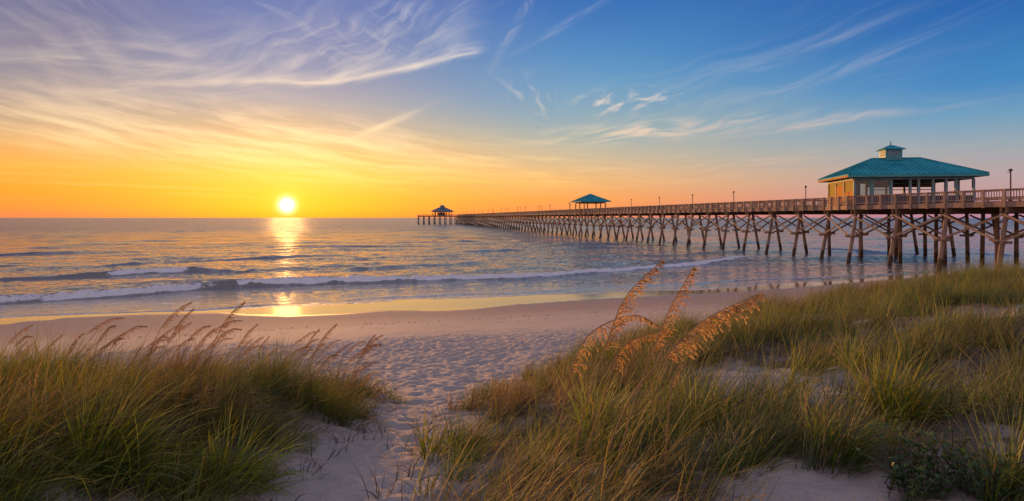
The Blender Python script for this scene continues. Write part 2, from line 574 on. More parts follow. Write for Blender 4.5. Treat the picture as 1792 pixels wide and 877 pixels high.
def sand_mat():
    m, t = material('sand')
    pos = t.new('ShaderNodeNewGeometry').outputs['Position']
    a_wet = t.new('ShaderNodeAttribute', attribute_name='wet').outputs['Fac']
    a_damp = t.new('ShaderNodeAttribute', attribute_name='damp').outputs['Fac']
    a_veg = t.new('ShaderNodeAttribute', attribute_name='veg').outputs['Fac']
    n1 = t.noise(pos, 0.9, 5, 0.6)
    n2 = t.noise(pos, 60, 3, 0.6)
    dry = t.mix(n1, (0.42, 0.345, 0.28, 1), (0.55, 0.455, 0.37, 1))
    dry = t.mix(t.ss(n2, 0.55, 0.8, 0, 0.4), dry, (0.22, 0.17, 0.14, 1))
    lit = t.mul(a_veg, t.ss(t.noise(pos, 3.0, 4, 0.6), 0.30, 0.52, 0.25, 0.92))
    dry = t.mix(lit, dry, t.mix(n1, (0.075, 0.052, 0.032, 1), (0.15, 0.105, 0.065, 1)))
    col = t.mix(a_damp, dry, (0.40, 0.295, 0.235, 1))
    col = t.mix(a_wet, col, (0.16, 0.115, 0.09, 1))
    rough = t.m('ADD', t.mul(a_wet, -0.84), 0.92)
    h = t.add(t.mul(t.noise(pos, 8, 5, 0.65), 1.3), t.mul(t.noise(pos, 45, 2, 0.5), 0.35))
    hb = t.mul(h, t.sub(1.0, a_wet))
    hw = t.mul(t.noise(t.vmap(pos, (0.8, 2.2, 1)), 1.4, 3, 0.5), t.mul(a_wet, 0.10))
    nrm = t.bump(t.add(hb, hw), 0.85, 0.045)
    p = principled(t, Base_Color=col, Roughness=rough, Normal=nrm)
    t.put(p.inputs['IOR'], t.add(1.4, t.mul(a_wet, 0.35)))
    t.put(p.inputs['Specular IOR Level'], t.add(0.25, t.mul(a_wet, 0.45)))
    finish(t, p.outputs[0])
    return m


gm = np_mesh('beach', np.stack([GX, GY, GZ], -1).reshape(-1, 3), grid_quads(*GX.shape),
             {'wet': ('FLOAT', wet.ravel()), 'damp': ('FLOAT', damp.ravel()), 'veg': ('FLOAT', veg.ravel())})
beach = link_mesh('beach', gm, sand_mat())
tag(beach, kind='structure')

# ------------------------------------------------------------------ sea
def on_level(px, py, z=0.0):
    """where the line of sight through a photo point meets a level plane"""
    Z = (CAM_Z - z) * F / (py - 381.0)
    return ((px - 896.0) * Z / F, Z)


th = np.linspace(R(-70), R(70), 820)
r1 = 21.0 * np.exp(np.arange(0, math.log(130 / 21.0), 0.0036))
r2 = 130.0 * np.exp(np.arange(0.01, math.log(45000 / 130.0), 0.016))
rr = np.concatenate([r1, r2])
TH, RR = np.meshgrid(th, rr)
SX, SY = RR * np.sin(TH), RR * np.cos(TH)
U = -0.29 * SX + 0.957 * SY            # out to sea
V = 0.957 * SX + 0.29 * SY             # along the shore
SZ = np.zeros_like(SX)
fade = lambda L: np.exp(-(RR / (L * 45.0)) ** 2)
depth_f = sst(U, 36, 60)
for L, A, off, sp in ((16, 0.16, 0.0, 0.12), (11, 0.10, 1.1, -0.2), (7.3, 0.06, 2.3, 0.3), (4.7, 0.035, 0.7, -0.35), (3.1, 0.022, 4.0, 0.5), (2.0, 0.012, 5.2, -0.6)):
    ph = 2 * np.pi / L * (U + sp * V) + off + 1.8 * gnoise(V / (L * 1.7) + off, U / (L * 1.3))
    env = 0.55 + 0.9 * np.clip(gnoise(V / (L * 3.0) + 3 * off, U / (L * 2.5) + 9), -0.6, 1)
    s_ = np.sin(ph)
    SZ += 1.25 * A * env * (np.exp(0.75 * s_) - 1.1) * fade(L) * (0.12 + 0.88 * depth_f)
SZ += 0.085 * fbm(U * 0.42 + 3, V * 0.26, 4, 0.62) * np.exp(-(RR / 150.0) ** 2) * (0.25 + 0.75 * depth_f)
foam = np.zeros_like(SX)


def crest(pts, amp, fo, front=0.55, back=1.7):
    """a breaking swell along a line of photo points; amp and foam given per point"""
    W = np.array([on_level(a, b) for a, b in pts])
    o = np.argsort(W[:, 0]); W = W[o]
    am, fm = np.array(amp, float)[o], np.array(fo, float)[o]
    yc = np.interp(SX, W[:, 0], W[:, 1]) + 0.35 * gnoise(SX * 0.35, SX * 0 + pts[0][1]) + 0.12 * gnoise(SX * 1.3, SX * 0 + 3)
    A = np.interp(SX, W[:, 0], am, left=am[0] * 0.2, right=0)
    Fm = np.interp(SX, W[:, 0], fm, left=0, right=0)
    sd = (SY - yc) * 0.93
    A = A * 0.64 * (1 + 0.35 * gnoise(SX * 0.5, SX * 0 + 5.5) + 0.2 * gnoise(SX * 1.4, SX * 0 + 8.5))
    prof = np.where(sd < 0, np.exp(-(sd / front) ** 2), np.exp(-(sd / back) ** 2))
    trough = -0.18 * np.exp(-((sd + 1.7) / 0.8) ** 2)
    lump = 1 + Fm * 0.75 * fbm(SX * 1.3, SY * 1.7, 4, 0.6) * sst(sd, 0.6, -0.2)
    z = A * (prof * lump + trough)
    fr = 0.85 + 0.65 * gnoise(SX * 0.6, SX * 0 + 1.5) + 0.25 * gnoise(SX * 2.1, SX * 0 + 2.5)
    band = sst(sd, -fr - 0.25, -fr + 0.1) * sst(sd, 0.28, -0.05)
    trail = 0.45 * sst(sd, -0.2, 0.3) * sst(sd, 2.6, 0.4)
    return z, np.maximum(Fm * band, Fm * trail)


for spec in (
    ([(-260, 545), (0, 527), (120, 519), (200, 514), (250, 511), (335, 504), (380, 500), (412, 498), (425, 497), (560, 492), (700, 490), (900, 486), (1000, 480), (1100, 472), (1200, 462), (1290, 452), (1400, 447)],
     [.40, .48, .50, .5, .5, .52, .56, .58, .52, .48, .44, .40, .38, .36, .32, .26, .08],
     [.5, .75, .8, .95, .95, .85, .55, .35, .95, 1, .95, .95, 1, 1, .95, .8, .3]),
    ([(-260, 506), (0, 491), (90, 486), (160, 481), (195, 479), (205, 478), (270, 475), (325, 473), (345, 472), (430, 474)],
     [.25, .30, .36, .42, .46, .46, .44, .42, .40, .15],
     [.1, .12, .15, .2, .5, 1, 1, .9, .1, 0]),
):
    z_, f_ = crest(*spec)
    SZ = SZ * (1 - 0.6 * np.clip(z_ * 3, 0, 1)) + z_
    foam = np.maximum(foam, f_)
for spec in (
    ([(150, 470), (240, 463), (420, 453), (520, 449), (620, 446)], [.05, .22, .28, .24, .05], [0] * 5),
    ([(-100, 452), (0, 446), (60, 443), (150, 441)], [.3, .3, .24, .05], [0] * 4),
    ([(400, 434), (520, 431), (640, 431), (760, 430)], [.08, .25, .25, .05], [0] * 4),
    ([(770, 444), (830, 440), (890, 437), (960, 438)], [.05, .3, .3, .05], [0] * 4),
    ([(930, 459), (1000, 455), (1060, 452)], [.04, .2, .04], [0] * 3),
    ([(-150, 472), (0, 468), (90, 465), (170, 461)], [.2, .22, .2, .04], [.0, .3, .2, 0]),
    ([(560, 472), (640, 468), (760, 464), (880, 458)], [.03, .16, .18, .03], [0, .2, .35, 0]),
    ([(640, 425), (760, 421), (900, 424)], [.05, .25, .05], [0] * 3),
    ([(-50, 427), (120, 424), (330, 421)], [.2, .25, .05], [0] * 3),
    ([(1000, 425), (1110, 427), (1220, 432)], [.04, .2, .04], [0] * 3),
    ([(100, 408), (300, 405), (600, 406)], [.1, .35, .1], [0] * 3),
    ([(1290, 440), (1420, 436), (1600, 444), (1760, 447)], [.04, .22, .26, .2], [0, .15, .3, .3]),
    ([(1330, 458), (1450, 462), (1600, 462), (1720, 464)], [.03, .12, .15, .1], [0, .6, .7, .6]),
):
    z_, f_ = crest(*spec, front=0.8, back=2.2)
    SZ += z_
    foam = np.maximum(foam, f_)
SG = ground(SX, SY)
shal = sst(U, 49, 38)
# thin swash sheets sliding up the sand, each with its own rounded front
for pts, hh, fo in (([(560, 533), (640, 523), (720, 519), (820, 515), (930, 512), (1010, 507), (1110, 500), (1200, 497), (1310, 490), (1500, 484), (1660, 473)], 0.035, 0.85),
                    ([(-200, 575), (0, 557), (130, 551), (240, 548), (330, 545), (430, 537), (560, 529)], 0.04, 0.75),
                    ([(500, 512), (640, 508), (820, 504), (960, 498), (1100, 489)], 0.02, 0.4)):
    W = np.array([on_level(a, b) for a, b in pts])
    yc = np.interp(SX, W[:, 0], W[:, 1]) + 0.25 * gnoise(SX * 0.4, SX * 0 + 7.7) + 0.06 * gnoise(SX * 1.9, SX * 0)
    win = (sst(SX, W[0, 0], W[0, 0] + 2) * sst(SX, W[-1, 0], W[-1, 0] - 4))
    sd = (SY - yc) * 0.94
    SZ += hh * win * np.exp(-np.maximum(sd, 0) / 1.8) * sst(sd, -0.12, 0.1)
    foam = np.maximum(foam, fo * win * sst(sd, -0.16, -0.02) * sst(sd, 0.34 + 0.2 * gnoise(SX * 0.7, SX * 0), 0.03))
foam = np.maximum(foam, 0.52 * sst(fbm(SX * 0.22 + 4, SY * 0.55, 3), 0.05, 0.5) * sst(U, 38.3, 39.5) * sst(U, 50, 45))
dep = SZ - SG
foam = np.maximum(foam, 0.6 * sst(dep, 0.05, 0.012) * sst(U, 44, 36))


def sea_mat():
    m, t = material('sea_water')
    pos = t.new('ShaderNodeNewGeometry').outputs['Position']
    a_foam = t.new('ShaderNodeAttribute', attribute_name='foam').outputs['Fac']
    a_shal = t.new('ShaderNodeAttribute', attribute_name='shallow').outputs['Fac']
    rot = t.vmap(pos, (1, 1, 1), (0, 0, R(-17)))
    b1 = t.noise(t.vmap(rot, (0.55, 1.0, 1)), 1.0, 4, 0.6, 0.3)
    b2 = t.noise(t.vmap(rot, (2.0, 3.4, 1)), 1.0, 4, 0.6, 0.2)
    b3 = t.noise(t.vmap(rot, (0.16, 0.13, 1)), 1.0, 5, 0.62)
    far = t.ss(t.sep(rot)[1], 45, 200)
    h = t.add(t.mul(b1, 0.42), t.mul(b2, 0.15))
    h = t.mul(h, t.sub(1.0, t.mul(a_shal, 0.78)))
    h = t.add(h, t.mul(b3, t.mul(far, 2.6)))
    fn = t.noise(t.vmap(rot, (2.0, 3.0, 1)), 1.0, 7, 0.72, 0.4)
    fo = t.ss(t.sub(t.add(a_foam, t.mul(fn, 1.7)), 1.42), -0.10, 0.22)
    fh = t.noise(pos, 3.0, 6, 0.75)
    nrm_w = t.bump(h, 1.0, 0.85)
    nrm_f = t.bump(fh, 0.8, 0.22)
    deep = t.mix(t.ss(t.sep(rot)[1], 34, 120), (0.20, 0.17, 0.125, 1), (0.14, 0.125, 0.10, 1))
    water = principled(t, Base_Color=deep, Roughness=t.ss(t.sep(rot)[1], 50, 320, 0.03, 0.22), Normal=nrm_w, IOR=1.6)
    foamb = principled(t, Base_Color=(0.90, 0.83, 0.76, 1), Roughness=0.6, Normal=nrm_f)
    mx = t.new('ShaderNodeMixShader')
    t.put(mx.inputs[0], fo)
    t.l.new(water.outputs[0], mx.inputs[1])
    t.l.new(foamb.outputs[0], mx.inputs[2])
    finish(t, mx.outputs[0])
    return m


sm = np_mesh('sea', np.stack([SX, SY, SZ], -1).reshape(-1, 3), grid_quads(*SX.shape)[:, ::-1],
             {'foam': ('FLOAT', foam.ravel()), 'shallow': ('FLOAT', shal.ravel())})
sea = link_mesh('sea', sm, sea_mat())
tag(sea, kind='structure')

# ------------------------------------------------------------------ wood, paint, metal
def wood_mat(name, c1, c2, rough=0.8, stain=None):
    m, t = material(name)
    tcx = t.new('ShaderNodeTexCoord').outputs['Object']
    oi = t.new('ShaderNodeObjectInfo').outputs['Random']
    pos = t.new('ShaderNodeNewGeometry').outputs['Position']
    n = t.noise(t.vmap(tcx, (6, 6, 1.0)), 3.0, 4, 0.6, 0.4)
    n2 = t.noise(pos, 0.9, 3, 0.6)
    f = t.m('ADD', t.mul(n, 0.6), t.mul(t.add(n2, t.mul(oi, 0.35)), 0.55), clamp=True)
    col = t.mix(t.ss(f, 0.32, 0.82), c1 + (1,), c2 + (1,))
    if stain:
        zz = t.add(t.sep(pos)[2], t.mul(n2, 0.9))
        col = t.mix(t.ss(zz, 1.75, 1.45), col, stain + (1,))
    p = principled(t, Specular_IOR_Level=0.2, Base_Color=col, Roughness=rough, Normal=t.bump(n, 0.5, 0.02))
    finish(t, p.outputs[0])
    return m


def paint_mat(name, c1, c2, rough=0.5, metallic=0.0, scale=1.2):
    m, t = material(name)
    pos = t.new('ShaderNodeNewGeometry').outputs['Position']
    n = t.noise(pos, scale, 5, 0.65)
    col = t.mix(t.ss(n, 0.3, 0.7), c1 + (1,), c2 + (1,))
    p = principled(t, Specular_IOR_Level=0.15, Base_Color=col, Roughness=rough, Metallic=metallic, Normal=t.bump(t.noise(pos, 14, 3, 0.6), 0.25, 0.01))
    finish(t, p.outputs[0])
    return m


M_RAIL = wood_mat('weathered_rail_wood', (0.20, 0.125, 0.085), (0.40, 0.275, 0.20))
M_DECK = wood_mat('deck_timber', (0.17, 0.10, 0.065), (0.33, 0.215, 0.145))
M_PILE = wood_mat('pile_timber', (0.16, 0.10, 0.065), (0.34, 0.235, 0.165), 0.85, stain=(0.085, 0.06, 0.042))
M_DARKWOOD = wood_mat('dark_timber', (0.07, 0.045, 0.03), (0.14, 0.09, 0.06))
M_ROOF = paint_mat('teal_metal_roof', (0.014, 0.225, 0.265), (0.040, 0.37, 0.40), 0.7, 0.0, 0.5)
M_TEAL = paint_mat('teal_paint', (0.05, 0.22, 0.24), (0.09, 0.31, 0.32), 0.5)
M_GREYROOF = paint_mat('grey_metal_roof', (0.10, 0.16, 0.19), (0.16, 0.22, 0.25), 0.5)
M_SUNLIT_WOOD = paint_mat('sunlit_orange_wood', (0.46, 0.19, 0.04), (0.58, 0.27, 0.065), 0.9)  # wood tone with the low sun's orange put into the colour
M_POST = paint_mat('bluegrey_post_paint', (0.13, 0.21, 0.23), (0.22, 0.31, 0.33), 0.6)
M_NAVY = paint_mat('dark_navy_board', (0.03, 0.035, 0.05), (0.055, 0.06, 0.08), 0.7)
M_METAL = paint_mat('bronze_lamp_metal', (0.06, 0.04, 0.035), (0.11, 0.075, 0.06), 0.5)


def glass_mat():
    m, t = material('window_glass')
    g = t.new('ShaderNodeBsdfGlossy'); g.inputs['Roughness'].default_value = 0.03
    tr = t.new('ShaderNodeBsdfTransparent'); tr.inputs[0].default_value = (0.55, 0.68, 0.70, 1)
    fr = t.new('ShaderNodeFresnel'); fr.inputs[0].default_value = 1.42
    mx = t.new('ShaderNodeMixShader')
    bf = t.new('ShaderNodeNewGeometry').outputs['Backfacing']
    t.put(mx.inputs[0], t.mul(t.m('MULTIPLY', fr.outputs[0], 2.2, clamp=True), t.sub(1.0, bf)))
    t.l.new(tr.outputs[0], mx.inputs[1]); t.l.new(g.outputs[0], mx.inputs[2])
    finish(t, mx.outputs[0])
    return m


M_GLASS = glass_mat()

# ------------------------------------------------------------------ the pier
PIER_ROT = math.atan(216.0 / F)              # 11.4 degrees, runs out to the left
PIER_O = Vector((53.2, 0, 0))
pier = empty('pier', PIER_O, PIER_ROT, 'long weathered timber fishing pier on splayed cross braced piles over the surf', 'pier')
PM = Matrix.Translation(PIER_O) @ Matrix.Rotation(PIER_ROT, 4, 'Z')


def pw(wv, a, z=0.0):
    return PM @ Vector((wv, a, z))


PIER_W = 4.7
Z_DECK, Z_FB, Z_CAP0, Z_RAIL = 6.40, 5.90, 5.42, 7.40
BAY = 5.65
A0 = 79.2 / 0.98 - 12 * BAY
A_END = 486.0
NB = int((A_END - A0) / BAY) + 1
bents = [A0 + i * BAY for i in range(NB)]
JOG_A, JOG_B, JOG_W = 76.0, 70.6, -1.3        # the deck steps out beside the pavilion
PLAT_A1, PLAT_W = 84.0, 17.5


def near_w(a):
    if a >= JOG_A: return 0.0
    if a <= JOG_B: return JOG_W
    return JOG_W * (JOG_A - a) / (JOG_A - JOG_B)


def far_w(a):
    return PLAT_W if 44 < a < PLAT_A1 else PIER_W


# deck
b = MB()
plan = [(JOG_W, 30), (JOG_W, JOG_B), (0, JOG_A), (0, A_END), (PIER_W, A_END), (PIER_W, PLAT_A1), (PLAT_W, PLAT_A1), (PLAT_W, 44), (PIER_W, 44), (PIER_W, 30)]
n = len(plan)
b.poly([(x, y, Z_DECK - 0.06) for x, y in plan] + [(x, y, Z_DECK) for x, y in plan],
       [tuple(reversed(range(n)))[::-1], tuple(range(n, 2 * n))[::-1]] + [(i, (i + 1) % n, n + (i + 1) % n, n + i) for i in range(n)])
b.build('deck', M_DECK, pier)
# edge beams and joists
b = MB()
zc = (Z_DECK + Z_FB) / 2 - 0.031
h_ = Z_DECK - Z_FB - 0.065
edge_runs = [((JOG_W, 30), (JOG_W, JOG_B)), ((JOG_W, JOG_B), (0, JOG_A)), ((0, JOG_A), (0, A_END)), ((PIER_W, PLAT_A1), (PIER_W, A_END)), ((PLAT_W, 44), (PLAT_W, PLAT_A1))]
for (x0, y0), (x1, y1) in edge_runs:
    b.beam((x0, y0, zc), (x1, y1, zc), 0.14, h_)
b.build('edge_beam', M_RAIL, pier)
b = MB()
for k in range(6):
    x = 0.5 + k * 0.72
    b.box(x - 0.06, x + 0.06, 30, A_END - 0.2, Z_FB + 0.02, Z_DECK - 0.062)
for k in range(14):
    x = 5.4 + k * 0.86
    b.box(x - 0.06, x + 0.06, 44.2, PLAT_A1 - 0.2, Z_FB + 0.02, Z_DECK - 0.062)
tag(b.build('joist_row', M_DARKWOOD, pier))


def pile_mesh(lean, r=0.215):
    """a tapering round pile, top at the origin leaning outward by lean metres to -x at the waterline"""
    bb = MB()
    ztop, zbot = Z_CAP0 + 0.1, -1.6
    pts, rad = [], []
    for k in range(9):
        t_ = k / 8
        z = ztop + (zbot - ztop) * t_
        pts.append((-lean * (ztop - z) / ztop + 0.02 * math.sin(t_ * 7), 0.025 * math.sin(t_ * 5 + 1), z))
        rad.append(r * (0.84 + 0.22 * t_))
    bb.tube(pts, rad, 12)
    return bb.mesh('pile', M_PILE, True)


ME_PILE = pile_mesh(1.05)
ME_PILE_UP = pile_mesh(0.12)
pile_spots = []                               # (w, a, mesh, rot)
for i, a in enumerate(bents):
    nw = near_w(a)
    pile_spots.append((nw + 0.18, a, ME_PILE, 0.0))
    pile_spots.append((PIER_W - 0.2, a, ME_PILE if not (44 < a < PLAT_A1) else ME_PILE_UP, math.pi))
    if 44 < a < PLAT_A1:
        for q, wv in enumerate((9.4, 13.6)):
            pile_spots.append((wv, a, ME_PILE_UP, math.pi * (q % 2)))
        pile_spots.append((PLAT_W - 0.3, a, ME_PILE, math.pi))
rest = MB()
for k, (wv, a, me, rz) in enumerate(sorted(pile_spots, key=lambda s: s[1])):
    if k < 99:
        o = link_mesh('pile', me, None, pier)
        o.location = (wv + random.uniform(-.05, .05), a + random.uniform(-.12, .12), 0)
        o.rotation_euler = (R(random.uniform(-.9, .9)), 0, rz + R(random.uniform(-6, 6)))
    else:
        lean = 1.15 if me is ME_PILE else 0.12
        sg = -1 if rz == 0 else 1
        rest.tube([(wv, a, Z_CAP0 + 0.1), (wv + sg * lean * 1.3, a + random.uniform(-.15, .15), -1.6)], [0.21, 0.27], 8)

# T head far out at the pier's end
HEAD_W0, HEAD_W1, HEAD_A0, HEAD_A1 = -29.5, 9.0, A_END + 0.1, A_END + 17.0
for wv in np.linspace(HEAD_W0 + 0.3, HEAD_W1 - 0.3, 10):
    for a in (HEAD_A0 + 0.5, HEAD_A0 + 8.3, HEAD_A1 - 0.5):
        rest.tube([(wv, a, Z_CAP0 + 0.3), (wv, a, -1.5)], [0.24, 0.28], 8)
tag(rest.build('far_pile', M_PILE, pier, True), kind='stuff')
b = MB()
b.box(HEAD_W0, HEAD_W1, HEAD_A0, HEAD_A1, Z_FB + 0.1, Z_DECK)
b.box(HEAD_W0 - 0.1, HEAD_W1 + 0.1, HEAD_A0 - 0.05, HEAD_A0 + 0.3, Z_FB - 0.35, Z_FB + 0.09)
b.build('end_platform', M_DECK, pier)

# caps across each bent and clamp collars half way down
for i, a in enumerate(bents):
    nw, fw = near_w(a), far_w(a)
    b = MB()
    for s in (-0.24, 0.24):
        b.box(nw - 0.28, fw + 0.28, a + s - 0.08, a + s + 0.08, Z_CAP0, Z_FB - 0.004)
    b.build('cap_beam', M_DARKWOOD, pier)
ZC = 2.95


def pile_w(top, lean, z):
    return top - lean * (Z_CAP0 + 0.1 - z) / (Z_CAP0 + 0.1)


brace_near = []
clamp = MB()
n_clamp = 0
for i in range(NB):
    a = bents[i]
    nw = near_w(a) + 0.18
    rows = [(lambda z, nw=nw: pile_w(nw, 1.15, z), -1)]
    plat = 44 < a < PLAT_A1
    rows.append((lambda z, plat=plat: (PIER_W - 0.2) + (0.12 if plat else 1.15) * (Z_CAP0 + .1 - z) / (Z_CAP0 + .1), 1))
    if plat:
        rows.append((lambda z: 13.6, 1))
    for fn_, sg in rows:
        cm = MB()
        xc = fn_(ZC)
        for q in (-0.33, 0.33):
            cm.beam((xc - 0.55, a + q, ZC - 0.03), (xc + 0.55, a + q, ZC - 0.03), 0.11, 0.22)
        cm.beam((xc + sg * 0.37, a - 0.6, ZC + 0.1), (xc + sg * 0.37, a + 0.6, ZC + 0.1), 0.11, 0.2)
        if n_clamp < 99:
            cm.build('clamp_beam', M_PILE, pier)
            n_clamp += 1
        else:
            clamp.poly(cm.v, cm.f)
    if i < NB - 1:
        a2 = bents[i + 1]
        plat2 = 44 < a2 < PLAT_A1
        for q, (fn_, sg) in enumerate(rows):
            n2 = near_w(a2) + 0.18
            f2 = (lambda z: pile_w(n2, 1.15, z)) if q == 0 else ((lambda z: (PIER_W - 0.2) + (0.12 if plat2 else 1.15) * (Z_CAP0 + .1 - z) / (Z_CAP0 + .1)) if q == 1 else (lambda z: 13.6))
            o1, o2 = sg * 0.30, sg * 0.44
            brace_near.append(((fn_(5.2) + o1, a + 0.05, 5.28), (f2(ZC) + o1, a2 - 0.05, ZC + 0.05)))
            brace_near.append(((fn_(ZC) + o2, a + 0.05, ZC + 0.05), (f2(5.2) + o2, a2 - 0.05, 5.28)))
clamp.f and tag(clamp.build('far_clamp_beam', M_PILE, pier), kind='stuff')
b = MB()
for k, (p0, p1) in enumerate(brace_near):
    if k < 99:
        x = MB()
        x.beam(p0, p1, 0.10, 0.17)
        x.build('cross_brace', M_PILE, pier)
    else:
        b.beam(p0, p1, 0.11, 0.19)
tag(b.build('far_cross_brace', M_PILE, pier), kind='stuff')

# railings
def railing(name, runs, step_fn, z0, parent, mat=M_RAIL, posts=True, bal_far=220.0):
    bb = MB()
    post_pts = []
    for (x0, y0), (x1, y1) in runs:
        L = math.hypot(x1 - x0, y1 - y0)
        ux, uy = (x1 - x0) / L, (y1 - y0) / L
        bb.beam((x0, y0, z0 + 1.0), (x1, y1, z0 + 1.0), 0.20, 0.06)
        bb.beam((x0, y0, z0 + 0.90), (x1, y1, z0 + 0.90), 0.07, 0.12)
        bb.beam((x0, y0, z0 + 0.16), (x1, y1, z0 + 0.16), 0.07, 0.12)
        s = 0.1
        while s < L:
            y = y0 + uy * s
            st = 0.24 if y < 130 else (0.32 if y < bal_far else 0.55)
            cx, cy = x0 + ux * s, y
            wd = 0.05 if y < 130 else 0.09
            bb.beam((cx, cy, z0 + 0.215), (cx, cy, z0 + 0.845), wd, 0.045, (ux, uy, 0))
            s += st
        k = 0.0
        while k <= L:
            post_pts.append((x0 + ux * k, y0 + uy * k, math.atan2(uy, ux)))
            k += BAY / 3
    o = bb.build(name, mat, parent)
    pm = MB()
    pm.box(-0.09, 0.09, -0.09, 0.09, -0.56, 1.03)
    pme = pm.mesh('post', mat)
    far = MB()
    for k, (x, y, an) in enumerate(sorted(post_pts, key=lambda q: q[1])):
        if k < 99:
            c = link_mesh('post', pme, None, o)
            c.location = (x + step_fn * 0.125, y, z0)
            c.rotation_euler = (0, 0, an)
        else:
            x += step_fn * 0.125
            far.box(x - 0.09, x + 0.09, y - 0.09, y + 0.09, z0 - 0.56, z0 + 1.03)
    if far.v:
        tag(far.build('far_post', mat, o), kind='stuff')
    return o


off = 0.02
GAZ_A0, GAZ_A1 = 167.4, 175.0
railing('railing', [((JOG_W + off, 30), (JOG_W + off, JOG_B)), ((JOG_W + off, JOG_B), (off, JOG_A)), ((off, JOG_A), (off, A_END))], -1, Z_DECK, pier)
railing('railing', [((PIER_W - off, PLAT_A1), (PIER_W - off, A_END))], 1, Z_DECK, pier, bal_far=150)
railing('railing', [((PLAT_W - off, 44), (PLAT_W - off, PLAT_A1))], 1, Z_DECK, pier)
railing('railing', [((PIER_W, PLAT_A1 - off), (PLAT_W, PLAT_A1 - off))], 0, Z_DECK, pier)
railing('railing', [((HEAD_W0, HEAD_A0), (0, HEAD_A0)), ((HEAD_W0, HEAD_A0), (HEAD_W0, HEAD_A1)), ((HEAD_W0, HEAD_A1), (HEAD_W1, HEAD_A1))], 0, Z_DECK, pier)


# ------------------------------------------------------------------ roofs and pavilions
def hip_roof(L, W, ze, zr, ridge, name, mat, parent, rib=0.55, th=0.14):
    bb = MB()
    hl, hw, hr = L / 2, W / 2, ridge / 2
    top = [(-hl, -hw, ze), (hl, -hw, ze), (hl, hw, ze), (-hl, hw, ze), (-hr, 0, zr), (hr, 0, zr)]
    low = [(x, y, z - th) for x, y, z in top]
    bb.poly(top + low, [(0, 1, 5, 4), (1, 2, 5), (2, 3, 4, 5), (3, 0, 4),
                        (10, 11, 7, 6), (11, 8, 7), (11, 10, 9, 8), (10, 6, 9),
                        (0, 6, 7, 1), (1, 7, 8, 2), (2, 8, 9, 3), (3, 9, 6, 0)])
    run = hl - hr

    def rib_at(p0, p1):
        bb.beam(p0, p1, 0.035, 0.07)
    k = -hl + rib / 2
    while k < hl:
        t_ = min(1.0, (hl - abs(k)) / max(run, 1e-3)) if abs(k) > hr else 1.0
        for s in (-1, 1):
            rib_at((k, s * hw, ze + 0.02), (k, s * hw * (1 - t_), ze + (zr - ze) * t_ + 0.02))
        k += rib
    k = -hw + rib / 2
    while k < hw:
        t_ = 1 - abs(k) / hw
        for s in (-1, 1):
            rib_at((s * hl, k, ze + 0.02), (s * (hl - run * t_), k, ze + (zr - ze) * t_ + 0.02))
        k += rib
    for sx in (-1, 1):
        for sy in (-1, 1):
            bb.beam((sx * hl, sy * hw, ze + 0.03), (sx * hr, 0, zr + 0.03), 0.16, 0.06)
    bb.beam((-hr, 0, zr + 0.03), (hr, 0, zr + 0.03), 0.2, 0.07)
    return bb.build(name, mat, parent)


def cupola(parent, x, y, z0, z1, z2, half, mat_roof, mat_wall):
    bb = MB()
    bb.box(x - half, x + half, y - half, y + half, z0, z1)
    c = bb.build('cupola', mat_wall, parent)
    r_ = MB()
    e = half * 1.32
    r_.poly([(x - e, y - e, z1), (x + e, y - e, z1), (x + e, y + e, z1), (x - e, y + e, z1), (x, y, z2),
             (x - e, y - e, z1 - .08), (x + e, y - e, z1 - .08), (x + e, y + e, z1 - .08), (x - e, y + e, z1 - .08)],
            [(0, 1, 4), (1, 2, 4), (2, 3, 4), (3, 0, 4), (8, 7, 6, 5), (0, 5, 6, 1), (1, 6, 7, 2), (2, 7, 8, 3), (3, 8, 5, 0)])
    r_.build('cupola_roof', mat_roof, c)
    lv = MB()
    zz0, zz1 = z0 + (z1 - z0) * 0.38, z1 - 0.12
    for s in (-1, 1):
        for k in range(6):
            z = zz0 + (zz1 - zz0) * (k + 0.5) / 6
            hh = (zz1 - zz0) / 12
            lv.box(x - half * .72, x + half * .72, y + s * (half + 0.012) - 0.01, y + s * (half + 0.012) + 0.01, z - hh, z + hh * 0.5)
            lv.box(x + s * (half + 0.012) - 0.01, x + s * (half + 0.012) + 0.01, y - half * .72, y + half * .72, z - hh, z + hh * 0.5)
    lv.build('louvre', M_POST, c)
    f_ = MB()
    f_.tube([(x, y, z2 - 0.05), (x, y, z2 + 0.45)], [0.05, 0.025], 8)
    f_.tube([(x, y, z2 + 0.12), (x, y, z2 + 0.2), (x, y, z2 + 0.28)], [0.03, 0.1, 0.03], 8)
    f_.build('finial', mat_roof, c, True)
    return c


PAV_ROT = R(-10.0)
fx, fy = math.cos(PAV_ROT), math.sin(PAV_ROT)
PL, PWD = 12.4, 8.8
corner = Vector((39.6, 70.6, 0))
pc = corner + Vector((fx, fy, 0)) * PL / 2 + Vector((-fy, fx, 0)) * PWD / 2
pav = empty('pavilion', (pc.x, pc.y, Z_DECK), PAV_ROT, 'large open pavilion with teal metal hip roof and cupola near the shore end', 'pavilion')
EV = 9.78 - Z_DECK
hip_roof(PL + 2.0, PWD + 2.0, EV + 0.2, 12.2 - Z_DECK, 5.4, 'roof', M_ROOF, pav)
cupola(pav, -0.6, 0, 11.9 - Z_DECK, 13.25 - Z_DECK, 13.85 - Z_DECK, 0.92, M_ROOF, M_TEAL)
b = MB()                                        # eaves board and soffit
hl, hw = PL / 2 + 1.0, PWD / 2 + 1.0
for s in (-1, 1):
    b.box(-hl - .02, hl + .02, s * hw - 0.05, s * hw + 0.05, EV - 0.16, EV + 0.055)
b.box(hl - 0.05, hl + 0.05, -hw + .06, hw - .06, EV - 0.16, EV + 0.055)
b.build('eaves_board', M_TEAL, pav)
b = MB()
b.box(-hl - 0.05, -hl + 0.05, -hw + .06, hw - .06, EV - 0.16, EV + 0.055)
